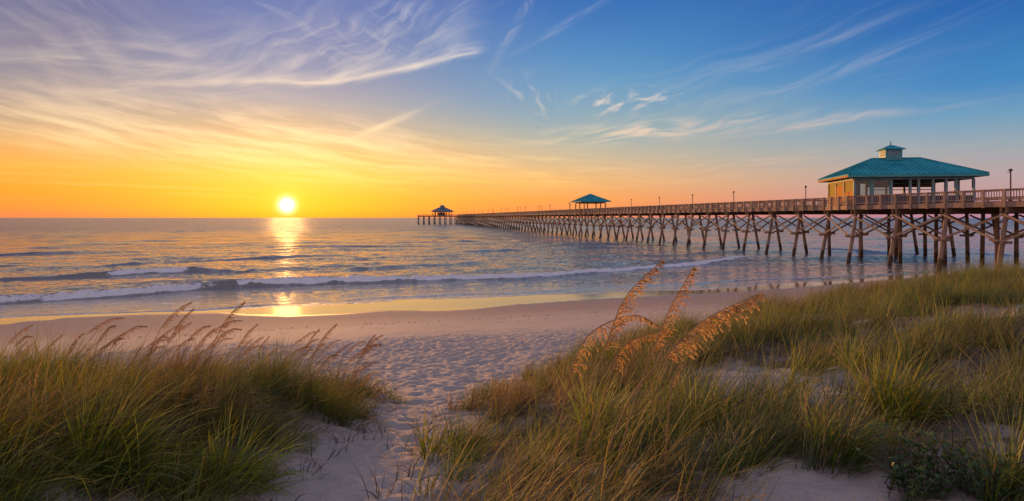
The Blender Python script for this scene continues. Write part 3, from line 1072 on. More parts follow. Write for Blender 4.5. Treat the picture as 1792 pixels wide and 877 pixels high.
b.build('eaves_board', M_SUNLIT_WOOD, pav)  # orange only on this side, standing in for sunlight on the board
b = MB()
b.box(-hl + .06, hl - .06, -hw + .06, hw - .06, EV - 0.10, EV - 0.05)
b.build('soffit', M_DECK, pav)
b = MB()                                        # ring beam over the posts
ZB = EV - 0.42
for s in (-1, 1):
    b.box(-PL / 2, PL / 2, s * PWD / 2 - 0.12, s * PWD / 2 + 0.12, ZB, EV - 0.105)
    b.box(s * PL / 2 - 0.12, s * PL / 2 + 0.12, -PWD / 2 + .125, PWD / 2 - .125, ZB, EV - 0.105)
for k in range(1, 6):
    x = -PL / 2 + k * PL / 6
    b.box(x - 0.08, x + 0.08, -PWD / 2 + .125, PWD / 2 - .125, ZB + .05, EV - 0.11)
b.build('ring_beam', M_POST, pav)
pm = MB(); pm.box(-0.12, 0.12, -0.12, 0.12, 0.0, ZB)
PME = pm.mesh('post', M_POST)
# front posts read along the long side, in fractions of its length
fr = [0.0, 0.15, 0.315, 0.475, 0.545, 0.665, 0.775, 0.855, 1.0]
spots = []
for q in fr:
    spots.append((-PL / 2 + q * PL, -PWD / 2))
for q in (0.0, 0.18, 0.36, 0.55, 0.72, 0.86, 1.0):
    spots.append((-PL / 2 + q * PL, PWD / 2))
for q in (0.36, 0.68):
    spots.append((PL / 2, -PWD / 2 + q * PWD))
    spots.append((-PL / 2, -PWD / 2 + q * PWD))
for x, y in spots:
    o = link_mesh('post', PME, None, pav)
    o.location = (x * 0.995, y * 0.995, 0)
# enclosed seaward third: low wall, windows
XS = -PL / 2 + 0.315 * PL
b = MB()
b.box(-PL / 2 - .05, -PL / 2 + .05, -PWD / 2 + .13, -PWD / 2 + .36 * PWD - .13, 0, 1.05)
b.box(-PL / 2 - .05, -PL / 2 + .05, -PWD / 2 + .36 * PWD + .13, -PWD / 2 + .68 * PWD - .13, 0, 1.05)
b.box(-PL / 2 - .05, -PL / 2 + .05, -PWD / 2 + .68 * PWD + .13, PWD / 2 - .13, 0, 1.05)
for k in range(6):
    z = 0.1 + k * 0.16
    b.box(-PL / 2 - .065, -PL / 2 - .051, -PWD / 2 + .13, PWD / 2 - .13, z, z + 0.13)
b.box(-PL / 2 - .05, -PL / 2 + .05, -PWD / 2 + .13, -PWD / 2 + .36 * PWD - .13, 1.051, 1.55)
b.box(-PL / 2 - .045, -PL / 2 + .045, -PWD / 2 + .36 * PWD + .13, -PWD / 2 + .68 * PWD - .13, 1.051, ZB - 0.55)
b.build('low_wall', M_SUNLIT_WOOD, pav)
b = MB()
for q0, q1 in ((0.36, 0.55), (0.55, 0.72), (0.72, 0.86), (0.86, 1.0)):
    xa, xb = -PL / 2 + q0 * PL + .13, -PL / 2 + q1 * PL - .13
    b.box(xa, xb, PWD / 2 - .04, PWD / 2 + .04, 1.0, 1.1)
    b.box(xa, xb, PWD / 2 - .03, PWD / 2 + .03, 0.0, 0.62)
    b.box(xa, xb, PWD / 2 - .03, PWD / 2 + .03, ZB - 0.85, ZB - 0.75)
b.build('rear_rail', M_RAIL, pav)
b = MB()
b.box(-PL / 2 + .13, XS - .13, PWD / 2 - .05, PWD / 2 + .05, 0, ZB - 0.01)
b.build('rear_wall', M_DECK, pav)
b = MB()
for q0, q1 in zip(fr[2:-1], fr[3:]):
    b.box(-PL / 2 + q0 * PL + .125, -PL / 2 + q1 * PL - .125, -PWD / 2 - .05, -PWD / 2 + .05, 0, 1.12)
b.build('front_board', M_NAVY, pav)
b = MB()
for q0, q1 in zip((0.36, .55, .72, .86), (.55, .72, .86, 1.0)):
    b.box(-PL / 2 + q0 * PL + .125, -PL / 2 + q1 * PL - .125, PWD / 2 - .05, PWD / 2 + .05, ZB - 0.5, ZB - 0.01)
b.build('rear_header', M_DARKWOOD, pav)
b = MB()
b.box(-PL / 2 + .3, PL / 2 - .3, -PWD / 2 + .3, PWD / 2 - .3, 0.0, 0.03)
b.build('floor', M_DECK, pav)
b = MB()
for q0, q1 in ((0.0, 0.15), (0.15, 0.315)):
    b.box(-PL / 2 + q0 * PL + .125, -PL / 2 + q1 * PL - .125, -PWD / 2 - .05, -PWD / 2 + .05, 0, 1.05)
b.build('front_board', M_NAVY, pav)


def window(parent, p0, p1, z0, z1, frame_mat, bars=1):
    p0, p1 = Vector(p0), Vector(p1)
    d = (p1 - p0).normalized()
    nrm = Vector((-d.y, d.x, 0))
    bb = MB()
    for z in (z0 + .05, z1 - .05):
        bb.beam(tuple(p0) + (z,) if False else (p0.x, p0.y, z), (p1.x, p1.y, z), 0.10, 0.10)
    for q in [0.02] + [k / (bars + 1) for k in range(1, bars + 1)] + [0.98]:
        p = p0.lerp(p1, q)
        bb.beam((p.x, p.y, z0 + 0.1), (p.x, p.y, z1 - 0.1), 0.09, 0.09, (d.x, d.y, 0))
    fo = bb.build('window', frame_mat, parent)
    g = MB()
    a_, c_ = nrm * 0.008, nrm * -0.008
    q0, q1 = p0.lerp(p1, .03), p0.lerp(p1, .97)
    pts = [(q + s_).to_tuple() for q in (q0, q1) for s_ in (a_, c_)]
    lo = [(x, y, z0 + .09) for x, y, _ in pts]; hi = [(x, y, z1 - .09) for x, y, _ in pts]
    g.poly(lo + hi, [(0, 2, 6, 4), (3, 1, 5, 7), (0, 1, 3, 2), (4, 6, 7, 5), (1, 0, 4, 5), (2, 3, 7, 6)])
    pane = g.build('pane', M_GLASS, fo)
    bm_ = bmesh.new(); bm_.from_mesh(pane.data)
    bmesh.ops.recalc_face_normals(bm_, faces=bm_.faces[:])
    bm_.to_mesh(pane.data); bm_.free()


for q0, q1 in ((0.0, 0.15), (0.15, 0.315)):
    window(pav, (-PL / 2 + q0 * PL + .13, -PWD / 2, 0), (-PL / 2 + q1 * PL - .13, -PWD / 2, 0), 1.06, ZB - .01, M_TEAL, 0)
for q0, q1 in ((0.0, 0.36), (0.36, 0.68), (0.68, 1.0)):
    window(pav, (-PL / 2, -PWD / 2 + q0 * PWD + .13, 0), (-PL / 2, -PWD / 2 + q1 * PWD - .13, 0), {0.0: 1.56, 0.36: ZB - 0.54, 0.68: 1.06}[q0], ZB - .01, M_SUNLIT_WOOD, 0)
# inside partition behind the enclosed third
b = MB()
b.box(XS - 0.06, XS + 0.06, -PWD / 2 + .2, PWD / 2 - 2.6, 0.03, 1.3)
b.build('counter', M_DARKWOOD, pav)


# picnic tables standing in the pavilion
def picnic_table(label, group):
    t_ = empty('picnic_table', (0, 0, 0), 0, label, 'table', group)
    q = MB()
    for k in range(5):
        y = -0.36 + k * 0.18
        q.box(-0.9, 0.9, y - 0.08, y + 0.08, 0.72, 0.76)
    q.build('tabletop', M_RAIL, t_)
    for s in (-1, 1):
        q = MB()
        q.box(-0.9, 0.9, s * 0.72 - 0.13, s * 0.72 + 0.13, 0.42, 0.46)
        q.build('bench_seat', M_RAIL, t_)
    for s in (-1, 1):
        q = MB()
        q.beam((s * 0.62, -0.62, 0.0), (s * 0.62, -0.22, 0.715), 0.05, 0.1)
        q.beam((s * 0.62, 0.62, 0.0), (s * 0.62, 0.22, 0.715), 0.05, 0.1)
        q.beam((s * 0.62 + .052, -0.8, 0.385), (s * 0.62 + .052, 0.8, 0.385), 0.05, 0.07)
        q.build('leg_frame', M_DARKWOOD, t_)
    return t_


def copy_tree(o, parent=None):
    c = o.copy()
    COL.objects.link(c)
    if parent is not None:
        c.parent = parent
    for ch in list(o.children):
        copy_tree(ch, c)
    return c


PAVM = Matrix.Translation((pc.x, pc.y, Z_DECK)) @ Matrix.Rotation(PAV_ROT, 4, 'Z')
pt = picnic_table('wooden picnic table standing under the teal pavilion roof', 'picnic tables in the pavilion')
for i, (x, y, a) in enumerate(((-0.9, -2.2, 90), (1.2, -2.3, 92), (3.4, -2.2, 88), (0.2, 1.6, 90), (2.6, 1.7, 90), (4.6, 1.4, 86))):
    o = pt if i == 0 else copy_tree(pt)
    o.location = PAVM @ Vector((x, y, 0.03))
    o.rotation_euler = (0, 0, PAV_ROT + R(a))

# small square gazebo half way along
GC = pw(PIER_W / 2, (GAZ_A0 + GAZ_A1) / 2, Z_DECK)
gz = empty('gazebo', GC, PIER_ROT, 'small open gazebo with teal pyramid roof halfway along the pier', 'gazebo')
GW, GL = PIER_W + 1.3, GAZ_A1 - GAZ_A0
hip_roof(GW + 2.4, GL + 2.4, 9.4 - Z_DECK, 11.5 - Z_DECK, 0.3, 'roof', M_ROOF, gz, 0.6)
b = MB()
for s in (-1, 1):
    b.box(-GW / 2, GW / 2, s * GL / 2 - .1, s * GL / 2 + .1, 2.52, 2.85)
    b.box(s * GW / 2 - .1, s * GW / 2 + .1, -GL / 2 + .1, GL / 2 - .1, 2.52, 2.85)
b.build('ring_beam', M_RAIL, gz)
pm = MB(); pm.box(-.13, .13, -.13, .13, -0.75, 2.52)
me = pm.mesh('post', M_RAIL)
for x, y in ((-1, -1), (1, -1), (-1, 1), (1, 1), (0.15, 1), (-1, 0), (1, 0)):
    o = link_mesh('post', me, None, gz)
    o.location = (x * GW / 2, y * GL / 2, 0)
be = empty('bench', pw(3.9, 172.0, Z_DECK), PIER_ROT, 'dark wooden bench under the small halfway gazebo', 'bench')
b = MB(); b.box(-.25, .25, -1.0, 1.0, .42, .48); b.build('seat', M_DARKWOOD, be)
b = MB(); b.box(.24, .30, -1.0, 1.0, .55, 1.0); b.build('backrest', M_DARKWOOD, be)
for y in (-.8, .8):
    b = MB(); b.box(-.22, .22, y - .05, y + .05, 0, .415); b.build('leg', M_DARKWOOD, be)

# pavilion on the T head at the far end
EC = pw(-10.5, HEAD_A0 + 9.0, Z_DECK)
ep = empty('end_pavilion', EC, PIER_ROT + R(8), 'faint grey roofed pavilion with lantern top at the far seaward end of the pier', 'pavilion')
hip_roof(17.0, 11.0, 3.6, 6.6, 5.5, 'roof', M_GREYROOF, ep, 1.2, 0.25)
cupola(ep, 0, 0, 6.2, 7.7, 8.7, 1.7, M_GREYROOF, M_GREYROOF)
b = MB()
b.box(-7.0, 7.0, -4.2, 4.2, 3.0, 3.34)
b.build('ring_beam', M_DARKWOOD, ep)
pm = MB(); pm.box(-.22, .22, -.22, .22, 0, 3.0)
me = pm.mesh('post', M_DARKWOOD)
for x in np.linspace(-6.7, 6.7, 7):
    for y in (-4, 4):
        o = link_mesh('post', me, None, ep)
        o.location = (float(x), y, 0)
b = MB()
b.box(-3.0, 2.0, -1.5, 1.5, 0, 2.6)
b.build('kiosk', M_DARKWOOD, ep)


# lamp posts
def lamp_post(label, group):
    t_ = empty('lamp_post', (0, 0, 0), 0, label, 'lamp post', group)
    q = MB()
    q.tube([(0, 0, 0), (0, 0, 2.45)], [0.065, 0.05], 8)
    q.build('pole', M_METAL, t_, True)
    q = MB()
    q.box(-0.10, 0.10, -0.10, 0.10, 0.0, 0.12)
    q.build('base_plate', M_METAL, t_)
    q = MB()
    q.tube([(0, 0, 2.45), (0, 0, 2.52), (0, 0, 2.56), (0, 0, 2.62), (0, 0, 2.70)], [0.06, 0.10, 0.17, 0.15, 0.04], 10)
    q.build('lamp_head', M_METAL, t_, True)
    q = MB()
    q.beam((0, 0.0, 2.38), (0.0, 0.28, 2.44), 0.05, 0.05)
    q.build('arm', M_METAL, t_)
    return t_


def near_a(px, off=53.2):
    return (off * F / (px - 680.0)) / 0.98


LAMP_G = 'lamp posts along the pier railing'
lamp0 = lamp_post('thin dark lamp post on railing right of the big teal pavilion', LAMP_G)
lamps = [(1771, 'thin dark lamp post on railing right of the big teal pavilion', 1.0),
         (1409, 'thin dark lamp post on railing just left of the big teal pavilion', 1.0),
         (1283, 'second thin lamp post on railing left of the big pavilion', 1.0),
         (1211, 'third thin lamp post on railing left of the big pavilion', 1.0),
         (1153, 'fourth thin lamp post left of the big pavilion, second right of the gazebo', 1.0),
         (1104, 'fifth thin lamp post left of the big pavilion, nearest right of the gazebo', 1.0)]
for i, (px, lb, sc) in enumerate(lamps):
    o = lamp0 if i == 0 else copy_tree(lamp0)
    o['label'] = lb
    a = near_a(px, 52.4 if px > 1491 else 53.3)
    o.location = pw(near_w(a) + (0.19 if px > 1491 else 0.21), a, Z_DECK)
    o.rotation_euler = (0, 0, PIER_ROT)
a = 184.0
i = 0
while a < 478:
    o = copy_tree(lamp0)
    far_side = i % 3 == 1
    o['label'] = 'tiny lamp post on the far stretch of pier between gazebo and seaward end'
    o.location = pw(PIER_W - 0.21 if far_side else 0.21, a, Z_DECK)
    o.rotation_euler = (0, 0, PIER_ROT + (math.pi if far_side else 0))
    o.scale = (1.4, 1.4, 1.12)
    a += (13, 9, 15)[i % 3]
    i += 1


# ------------------------------------------------------------------ dune grass
def leaf_mat(name, trans=0.45, rough=0.5):
    m, t = material(name)
    c = t.new('ShaderNodeAttribute', attribute_name='tint').outputs['Color']
    d = t.new('ShaderNodeBsdfDiffuse'); t.put(d.inputs[0], c)
    tr = t.new('ShaderNodeBsdfTranslucent'); t.put(tr.inputs[0], t.mix(1.0, c, (1.0, 0.92, 0.62, 1), 'MULTIPLY'))
    mx = t.new('ShaderNodeMixShader'); mx.inputs[0].default_value = trans
    t.l.new(d.outputs[0], mx.inputs[1]); t.l.new(tr.outputs[0], mx.inputs[2])
    g = t.new('ShaderNodeBsdfGlossy'); g.inputs['Roughness'].default_value = rough
    g.inputs[0].default_value = (0.8, 0.8, 0.8, 1)
    mx2 = t.new('ShaderNodeMixShader'); mx2.inputs[0].default_value = 0.05
    t.l.new(mx.outputs[0], mx2.inputs[1]); t.l.new(g.outputs[0], mx2.inputs[2])
    finish(t, mx2.outputs[0])
    return m


M_GRASS = leaf_mat('grass_blades', 0.58)
M_SEED = leaf_mat('seed_heads', 0.5, 0.6)
M_LEAF = leaf_mat('shrub_leaves', 0.35, 0.4)


def blades(base, length, azim, tilt, curl, width, tint, tip=None, K=6):
    """ribbons: base (n,3), the rest per blade; returns verts, quads, tint per vertex"""
    n = len(base)
    t_ = np.linspace(0, 1, K)
    th_ = tilt[:, None] + curl[:, None] * t_[None, :] ** 1.3
    seg = length[:, None] / (K - 1)
    ddx, ddz = np.sin(th_) * seg, np.cos(th_) * seg
    hx = np.concatenate([np.zeros((n, 1)), np.cumsum(ddx[:, :-1], 1)], 1)
    hz = np.concatenate([np.zeros((n, 1)), np.cumsum(ddz[:, :-1], 1)], 1)
    ca_, sa_ = np.cos(azim)[:, None], np.sin(azim)[:, None]
    sway = 0.05 * length[:, None] * np.sin(t_[None, :] * rng.uniform(2, 5, (n, 1)) + rng.uniform(0, 6, (n, 1))) * t_[None, :]
    P = np.stack([base[:, 0:1] + hx * ca_ - sway * sa_, base[:, 1:2] + hx * sa_ + sway * ca_, base[:, 2:3] + hz], -1)
    roll = rng.uniform(-0.9, 0.9, n)[:, None]
    side = np.stack([-sa_ * np.cos(roll), ca_ * np.cos(roll), np.sin(roll) * np.ones_like(ca_)], -1)
    prof = (np.minimum(1.0, 0.55 + 2.0 * t_) * (1 - t_ ** 1.8) + 0.03)[None, :, None]
    off_ = side * (width[:, None, None] * 0.5) * prof
    Vv = np.stack([P - off_, P + off_], 2)                 # n,K,2,3
    idx = np.arange(n * K * 2).reshape(n, K, 2)
    q = np.stack([idx[:, :-1, 0], idx[:, :-1, 1], idx[:, 1:, 1], idx[:, 1:, 0]], -1).reshape(-1, 4)
    col = np.ones((n, K, 2, 4))
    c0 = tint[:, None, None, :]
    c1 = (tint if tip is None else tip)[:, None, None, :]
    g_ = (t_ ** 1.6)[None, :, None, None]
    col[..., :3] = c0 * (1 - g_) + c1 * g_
    return Vv.reshape(-1, 3), q, col.reshape(-1, 4)


PAL = {
    'green': np.array([0.095, 0.190, 0.010]), 'lime': np.array([0.225, 0.300, 0.016]), 'olive': np.array([0.125, 0.172, 0.014]),
    'gold': np.array([0.440, 0.310, 0.045]), 'straw': np.array([0.340, 0.235, 0.105]), 'brown': np.array([0.155, 0.095, 0.042]),
    'root': np.array([0.05, 0.033, 0.022]), 'dark': np.array([0.045, 0.075, 0.018]),
}


def tussocks(cx, cy, nb, len_m, spread, kinds, wind=0.35, wid=0.007, tilt=0.42, rad=0.10):
    """blades for a set of tussocks; kinds = list of palette names drawn per tussock"""
    B = []
    tot = 0
    tid = np.repeat(np.arange(len(cx)), nb)
    n = len(tid)
    a0 = rng.uniform(0, 2 * np.pi, n)
    rr_ = rad * np.sqrt(rng.uniform(0, 1, n)) * spread[tid]
    bx, by = cx[tid] + rr_ * np.cos(a0), cy[tid] + rr_ * np.sin(a0)
    bz = ground(bx, by) - 0.02
    L = (len_m * rng.uniform(0.6, 1.35, len(cx)) * front_len(cx, cy))[tid] * rng.uniform(0.45, 1.15, n)
    lean = np.abs(rng.normal(0.0, tilt, n)) + 0.04
    vx = np.sin(lean) * np.cos(a0) + wind * rng.uniform(0.5, 1.5, n)
    vy = np.sin(lean) * np.sin(a0) + wind * 0.25
    az_ = np.arctan2(vy, vx)
    ti = np.clip(np.hypot(vx, vy), 0.02, 1.25)
    cu = rng.uniform(0.15, 1.25, n) * (0.6 + ti)
    names = np.array(kinds)[rng.integers(0, len(kinds), len(cx))]
    c = np.stack([PAL[k] for k in names])[tid]
    c = c * 0.46 * rng.uniform(0.55, 1.9, (len(cx), 1))[tid] * rng.uniform(0.65, 1.6, (n, 1)) * np.array([1, 1, 1]) * (1 + rng.normal(0, 0.08, (n, 3)))
    dry = rng.uniform(0, 1, n) < 0.06
    c[dry] = PAL['straw'] * rng.uniform(0.6, 1.2, (dry.sum(), 1))
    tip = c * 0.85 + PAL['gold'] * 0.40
    return blades(np.stack([bx, by, bz], -1), L, az_, ti, cu, wid * rng.uniform(0.6, 1.4, n), np.clip(c, 0.005, 1), np.clip(tip, 0.005, 1))


def join(parts):
    vs, qs, cs, o = [], [], [], 0
    for v, q, c in parts:
        vs.append(v); qs.append(q + o); cs.append(c); o += len(v)
    return np.concatenate(vs), np.concatenate(qs), np.concatenate(cs)


def grass_object(name, parts, mat=M_GRASS, parent=None):
    v, q, c = join(parts)
    return link_mesh(name, np_mesh(name, v, q, {'tint': ('FLOAT_COLOR', c)}), mat, parent)


def gaps(x, y, lo=0.10):
    """thin spots between the tussocks"""
    g = fbm(x * 0.75 + 11, y * 0.9 + 5, 3, 0.55)
    lo = np.where(x < 1.6, 0.5, lo)
    return lo + (1 - lo) * sst(g, -0.22, 0.10)


def front_len(x, y):
    """shorter growth at the foot of the tall sea oats"""
    return 1 - 0.45 * np.exp(-(((x - 0.7) / 1.1) ** 2 + ((y - 3.2) / 1.1) ** 2))


def scatter(n, x0, x1, y0, y1, inside, minin=0.05, soft=0.5):
    x, y = rng.uniform(x0, x1, n), rng.uniform(y0, y1, n)
    d = inside(x, y)
    keep = (rng.uniform(0, 1, n) < sst(d, minin, minin + soft)) & (rng.uniform(0, 1, n) < bare(x, y) * gaps(x, y))
    return x[keep], y[keep], d[keep]


grass_left, grass_right = [], []
# left dune
x, y, d = scatter(2100, -12, -1.2, 1.5, 8.9, left_in, 0.02, 0.3)
patch = fbm(x * 0.45 + 31, y * 0.45, 2)
for sel, kinds in ((patch > 0.12, ['green', 'lime', 'olive', 'green']), ((patch <= 0.12) & (patch > -0.12), ['olive', 'lime', 'green', 'olive']), (patch <= -0.12, ['brown', 'olive', 'green', 'straw'])):
    xs, ys = x[sel], y[sel]
    ln = np.clip(0.40 + 0.30 * (fbm(xs * 0.8, ys * 0.8 + 50, 2) + 0.5) + 0.10 * (kinds[0] == 'green'), 0.22, 0.75)
    ln = ln * np.clip(0.55 + d[sel] * 0.4, 0.55, 1.0)
    grass_left.append(tussocks(xs, ys, 74, ln, np.full(len(xs), 1.05), kinds, 0.42))
# low dry tangle
x, y, d = scatter(4200, -12, -1.2, 1.5, 8.9, left_in, 0.02, 0.3)
grass_left.append(tussocks(x, y, 14, np.full(len(x), 0.26), np.full(len(x), 1.9), ['brown', 'straw', 'brown', 'olive'], 0.5, 0.006, 0.9))
# thin tall flower stems along the back edge
x, y = rng.uniform(-11, -1.9, 900), rng.uniform(6.2, 8.8, 900)
k = left_in(x, y) > -0.1
x, y = x[k], y[k]
grass_left.append(tussocks(x, y, 4, np.full(len(x), 0.75), np.full(len(x), 0.6), ['gold', 'straw', 'olive'], 0.42, 0.0055, 0.16))

# right dune
x, y, d = scatter(6200, -1.2, 23, 1.6, 19.5, right_in, 0.0, 0.5)
patch = fbm(x * 0.35 + 71, y * 0.35, 2)
for sel, kinds in ((patch > 0.08, ['green', 'green', 'lime', 'olive']), ((patch <= 0.08) & (patch > -0.18), ['olive', 'green', 'lime', 'green']), (patch <= -0.18, ['brown', 'olive', 'straw', 'green'])):
    xs, ys = x[sel], y[sel]
    ln = np.clip(0.40 + 0.30 * (fbm(xs * 0.7, ys * 0.7 + 20, 2) + 0.5), 0.26, 0.85)
    ln = ln * np.clip(0.5 + d[sel] * 0.4, 0.5, 1.0)
    grass_right.append(tussocks(xs, ys, 64, ln, np.full(len(xs), 1.15), kinds, 0.34))
x, y, d = scatter(9500, -1.2, 23, 1.6, 19.5, right_in, 0.0, 0.5)
grass_right.append(tussocks(x, y, 14, np.full(len(x), 0.24), np.full(len(x), 2.0), ['brown', 'straw', 'olive', 'dark'], 0.35, 0.006, 0.95))
x, y, d = scatter(1500, 0.0, 21, 8, 19.5, right_in, 0.0, 0.5)
grass_right.append(tussocks(x, y, 5, np.full(len(x), 0.72), np.full(len(x), 0.7), ['gold', 'olive', 'straw'], 0.45, 0.006, 0.2))
# long straw blades leaning over at the foot of the tall sea oats
x, y = rng.uniform(-0.55, 1.0, 90), rng.uniform(2.35, 4.0, 90)
k = right_in(x, y) > 0.0
x, y = x[k], y[k]
grass_right.append(tussocks(x, y, 9, np.full(len(x), 0.95), np.full(len(x), 0.6), ['straw', 'gold', 'gold', 'olive'], 0.62, 0.0065, 0.22))
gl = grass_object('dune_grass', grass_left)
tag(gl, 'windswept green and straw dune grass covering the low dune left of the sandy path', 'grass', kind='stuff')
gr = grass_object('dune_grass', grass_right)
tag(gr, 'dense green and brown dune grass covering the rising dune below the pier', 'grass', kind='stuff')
# loose tufts on the open sand beside the path
tx = np.array([-1.85, -1.62, -1.45, -0.5, -0.2, 0.25, 0.55, -0.35]); ty = np.array([8.6, 8.2, 7.9, 8.0, 8.9, 9.7, 10.4, 5.6])
tf = grass_object('grass_tuft', [tussocks(tx, ty, 38, np.full(len(tx), 0.30), np.full(len(tx), 0.9), ['green', 'olive'], 0.2)])
tag(tf, 'short scattered green grass tufts growing at the edge of the sandy path', 'grass', kind='stuff')


# dead roots and stems poking out of the eroded edges of both dunes
ex = np.concatenate([np.interp(np.linspace(3.2, 8.6, 26), _ly, _lx) + rng.uniform(-0.15, 0.22, 26), np.interp(np.linspace(4.0, 9.5, 18), _ry, _rx) + rng.uniform(-0.2, 0.1, 18), rng.uniform(1.9, 3.6, 14)])
ey = np.concatenate([np.linspace(3.2, 8.6, 26), np.linspace(4.0, 9.5, 18), rng.uniform(5.8, 7.6, 14)])
dr = grass_object('dead_roots', [tussocks(ex, ey, 12, np.full(len(ex), 0.26), np.full(len(ex), 1.2), ['root', 'root', 'brown'], 0.1, 0.008, 0.95)])
tag(dr, 'dark dead roots and dry stems along the eroded sandy edges of the dunes', 'dead roots', kind='stuff')


# a thin line of dried weed left by the last tide
wx_ = rng.uniform(-16, 14, 420)
wy_ = (26.2 + 0.29 * wx_ + 0.5 * np.sin(wx_ * 0.6)) / 0.957 + rng.normal(0, 0.35, 420) - 2.2 * (rng.uniform(0, 1, 420) < 0.3)
wk = grass_object('seaweed', [tussocks(wx_, wy_, 3, np.full(420, 0.10), np.full(420, 0.5), ['root', 'brown'], 0.1, 0.02, 1.3)])
tag(wk, 'thin broken line of dark dried seaweed across the beach above the wet sand', 'seaweed', kind='stuff')


# big arching tussocks in the right foreground, each one a plant
def big_tussock(name, x, y, nb, ln, kinds, label, wind=0.3, tilt=0.55, rad=0.16, wid=0.009):
    o = grass_object(name, [tussocks(np.array([x]), np.array([y]), nb, np.array([ln]), np.array([1.0]), kinds, wind, wid, tilt, rad)])
    # move the origin to the plant's foot
    z = float(ground(x, y))
    me = o.data
    co = np.empty(len(me.vertices) * 3, np.float32)
    me.vertices.foreach_get('co', co)
    co = co.reshape(-1, 3) - np.array([x, y, z], np.float32)
    me.vertices.foreach_set('co', co.ravel())
    o.location = (x, y, z)
    return tag(o, label, 'grass clump', 'large grass clumps in the foreground')


def hit(px, py):
    """the ground point seen at a photo point"""
    lo = 1.0
    dxx, dzz = (px - 896) / F, (381 - py) / F
    Y = np.linspace(1.0, 40, 4000)
    Z = CAM_Z + dzz * Y
    g_ = ground(dxx * Y, Y)
    i_ = int(np.argmax(Z < g_))
    return float(dxx * Y[i_]), float(Y[i_])


for px, py, nb, ln, kinds, lb, wd in (
    (1565, 735, 520, 0.88, ['lime'], 'big arching green grass clump in the right foreground with long blades', 0.30),
    (1410, 650, 220, 0.70, ['olive'], 'upright olive grass clump behind the sandy hollow on the right dune', 0.26),
    (1050, 760, 260, 0.62, ['lime'], 'bright green grass clump at the feet of the tall sea oats', 0.35),
    (410, 850, 380, 0.60, ['lime'], 'dense green grass clump beside the bare sand in the left foreground', 0.32),
    (170, 835, 330, 0.60, ['green'], 'lush green grass clump in the lower left corner', 0.36),
    (760, 800, 160, 0.40, ['olive'], 'dark olive grass clump at the right edge of the sandy path', 0.2),
    (1195, 770, 120, 0.40, ['lime'], 'low vivid green grass clump right of the sea oat stems', 0.3),
    (1300, 828, 120, 0.50, ['lime'], 'sparse grass clump on the bare sand in the right foreground', 0.25),
    (1455, 800, 240, 0.55, ['green'], 'dark green grass clump between the bare sand and the big arching clump', 0.3),
):
    x, y = hit(px, py)
    big_tussock('grass_clump', x, y, nb, ln, kinds, lb, wd)


# ------------------------------------------------------------------ sea oats
def catmull(pts, n):
    pts = [Vector(p) for p in pts]
    P = [pts[0] * 2 - pts[1]] + pts + [pts[-1] * 2 - pts[-2]]
    out = []
    for i in range(1, len(P) - 2):
        for k in range(n):
            t_ = k / n
            a, b_, c, d = P[i - 1], P[i], P[i + 1], P[i + 2]
            out.append(0.5 * ((2 * b_) + (c - a) * t_ + (2 * a - 5 * b_ + 4 * c - d) * t_ ** 2 + (3 * b_ - a - 3 * c + d) * t_ ** 3))
    out.append(P[-2])
    return out


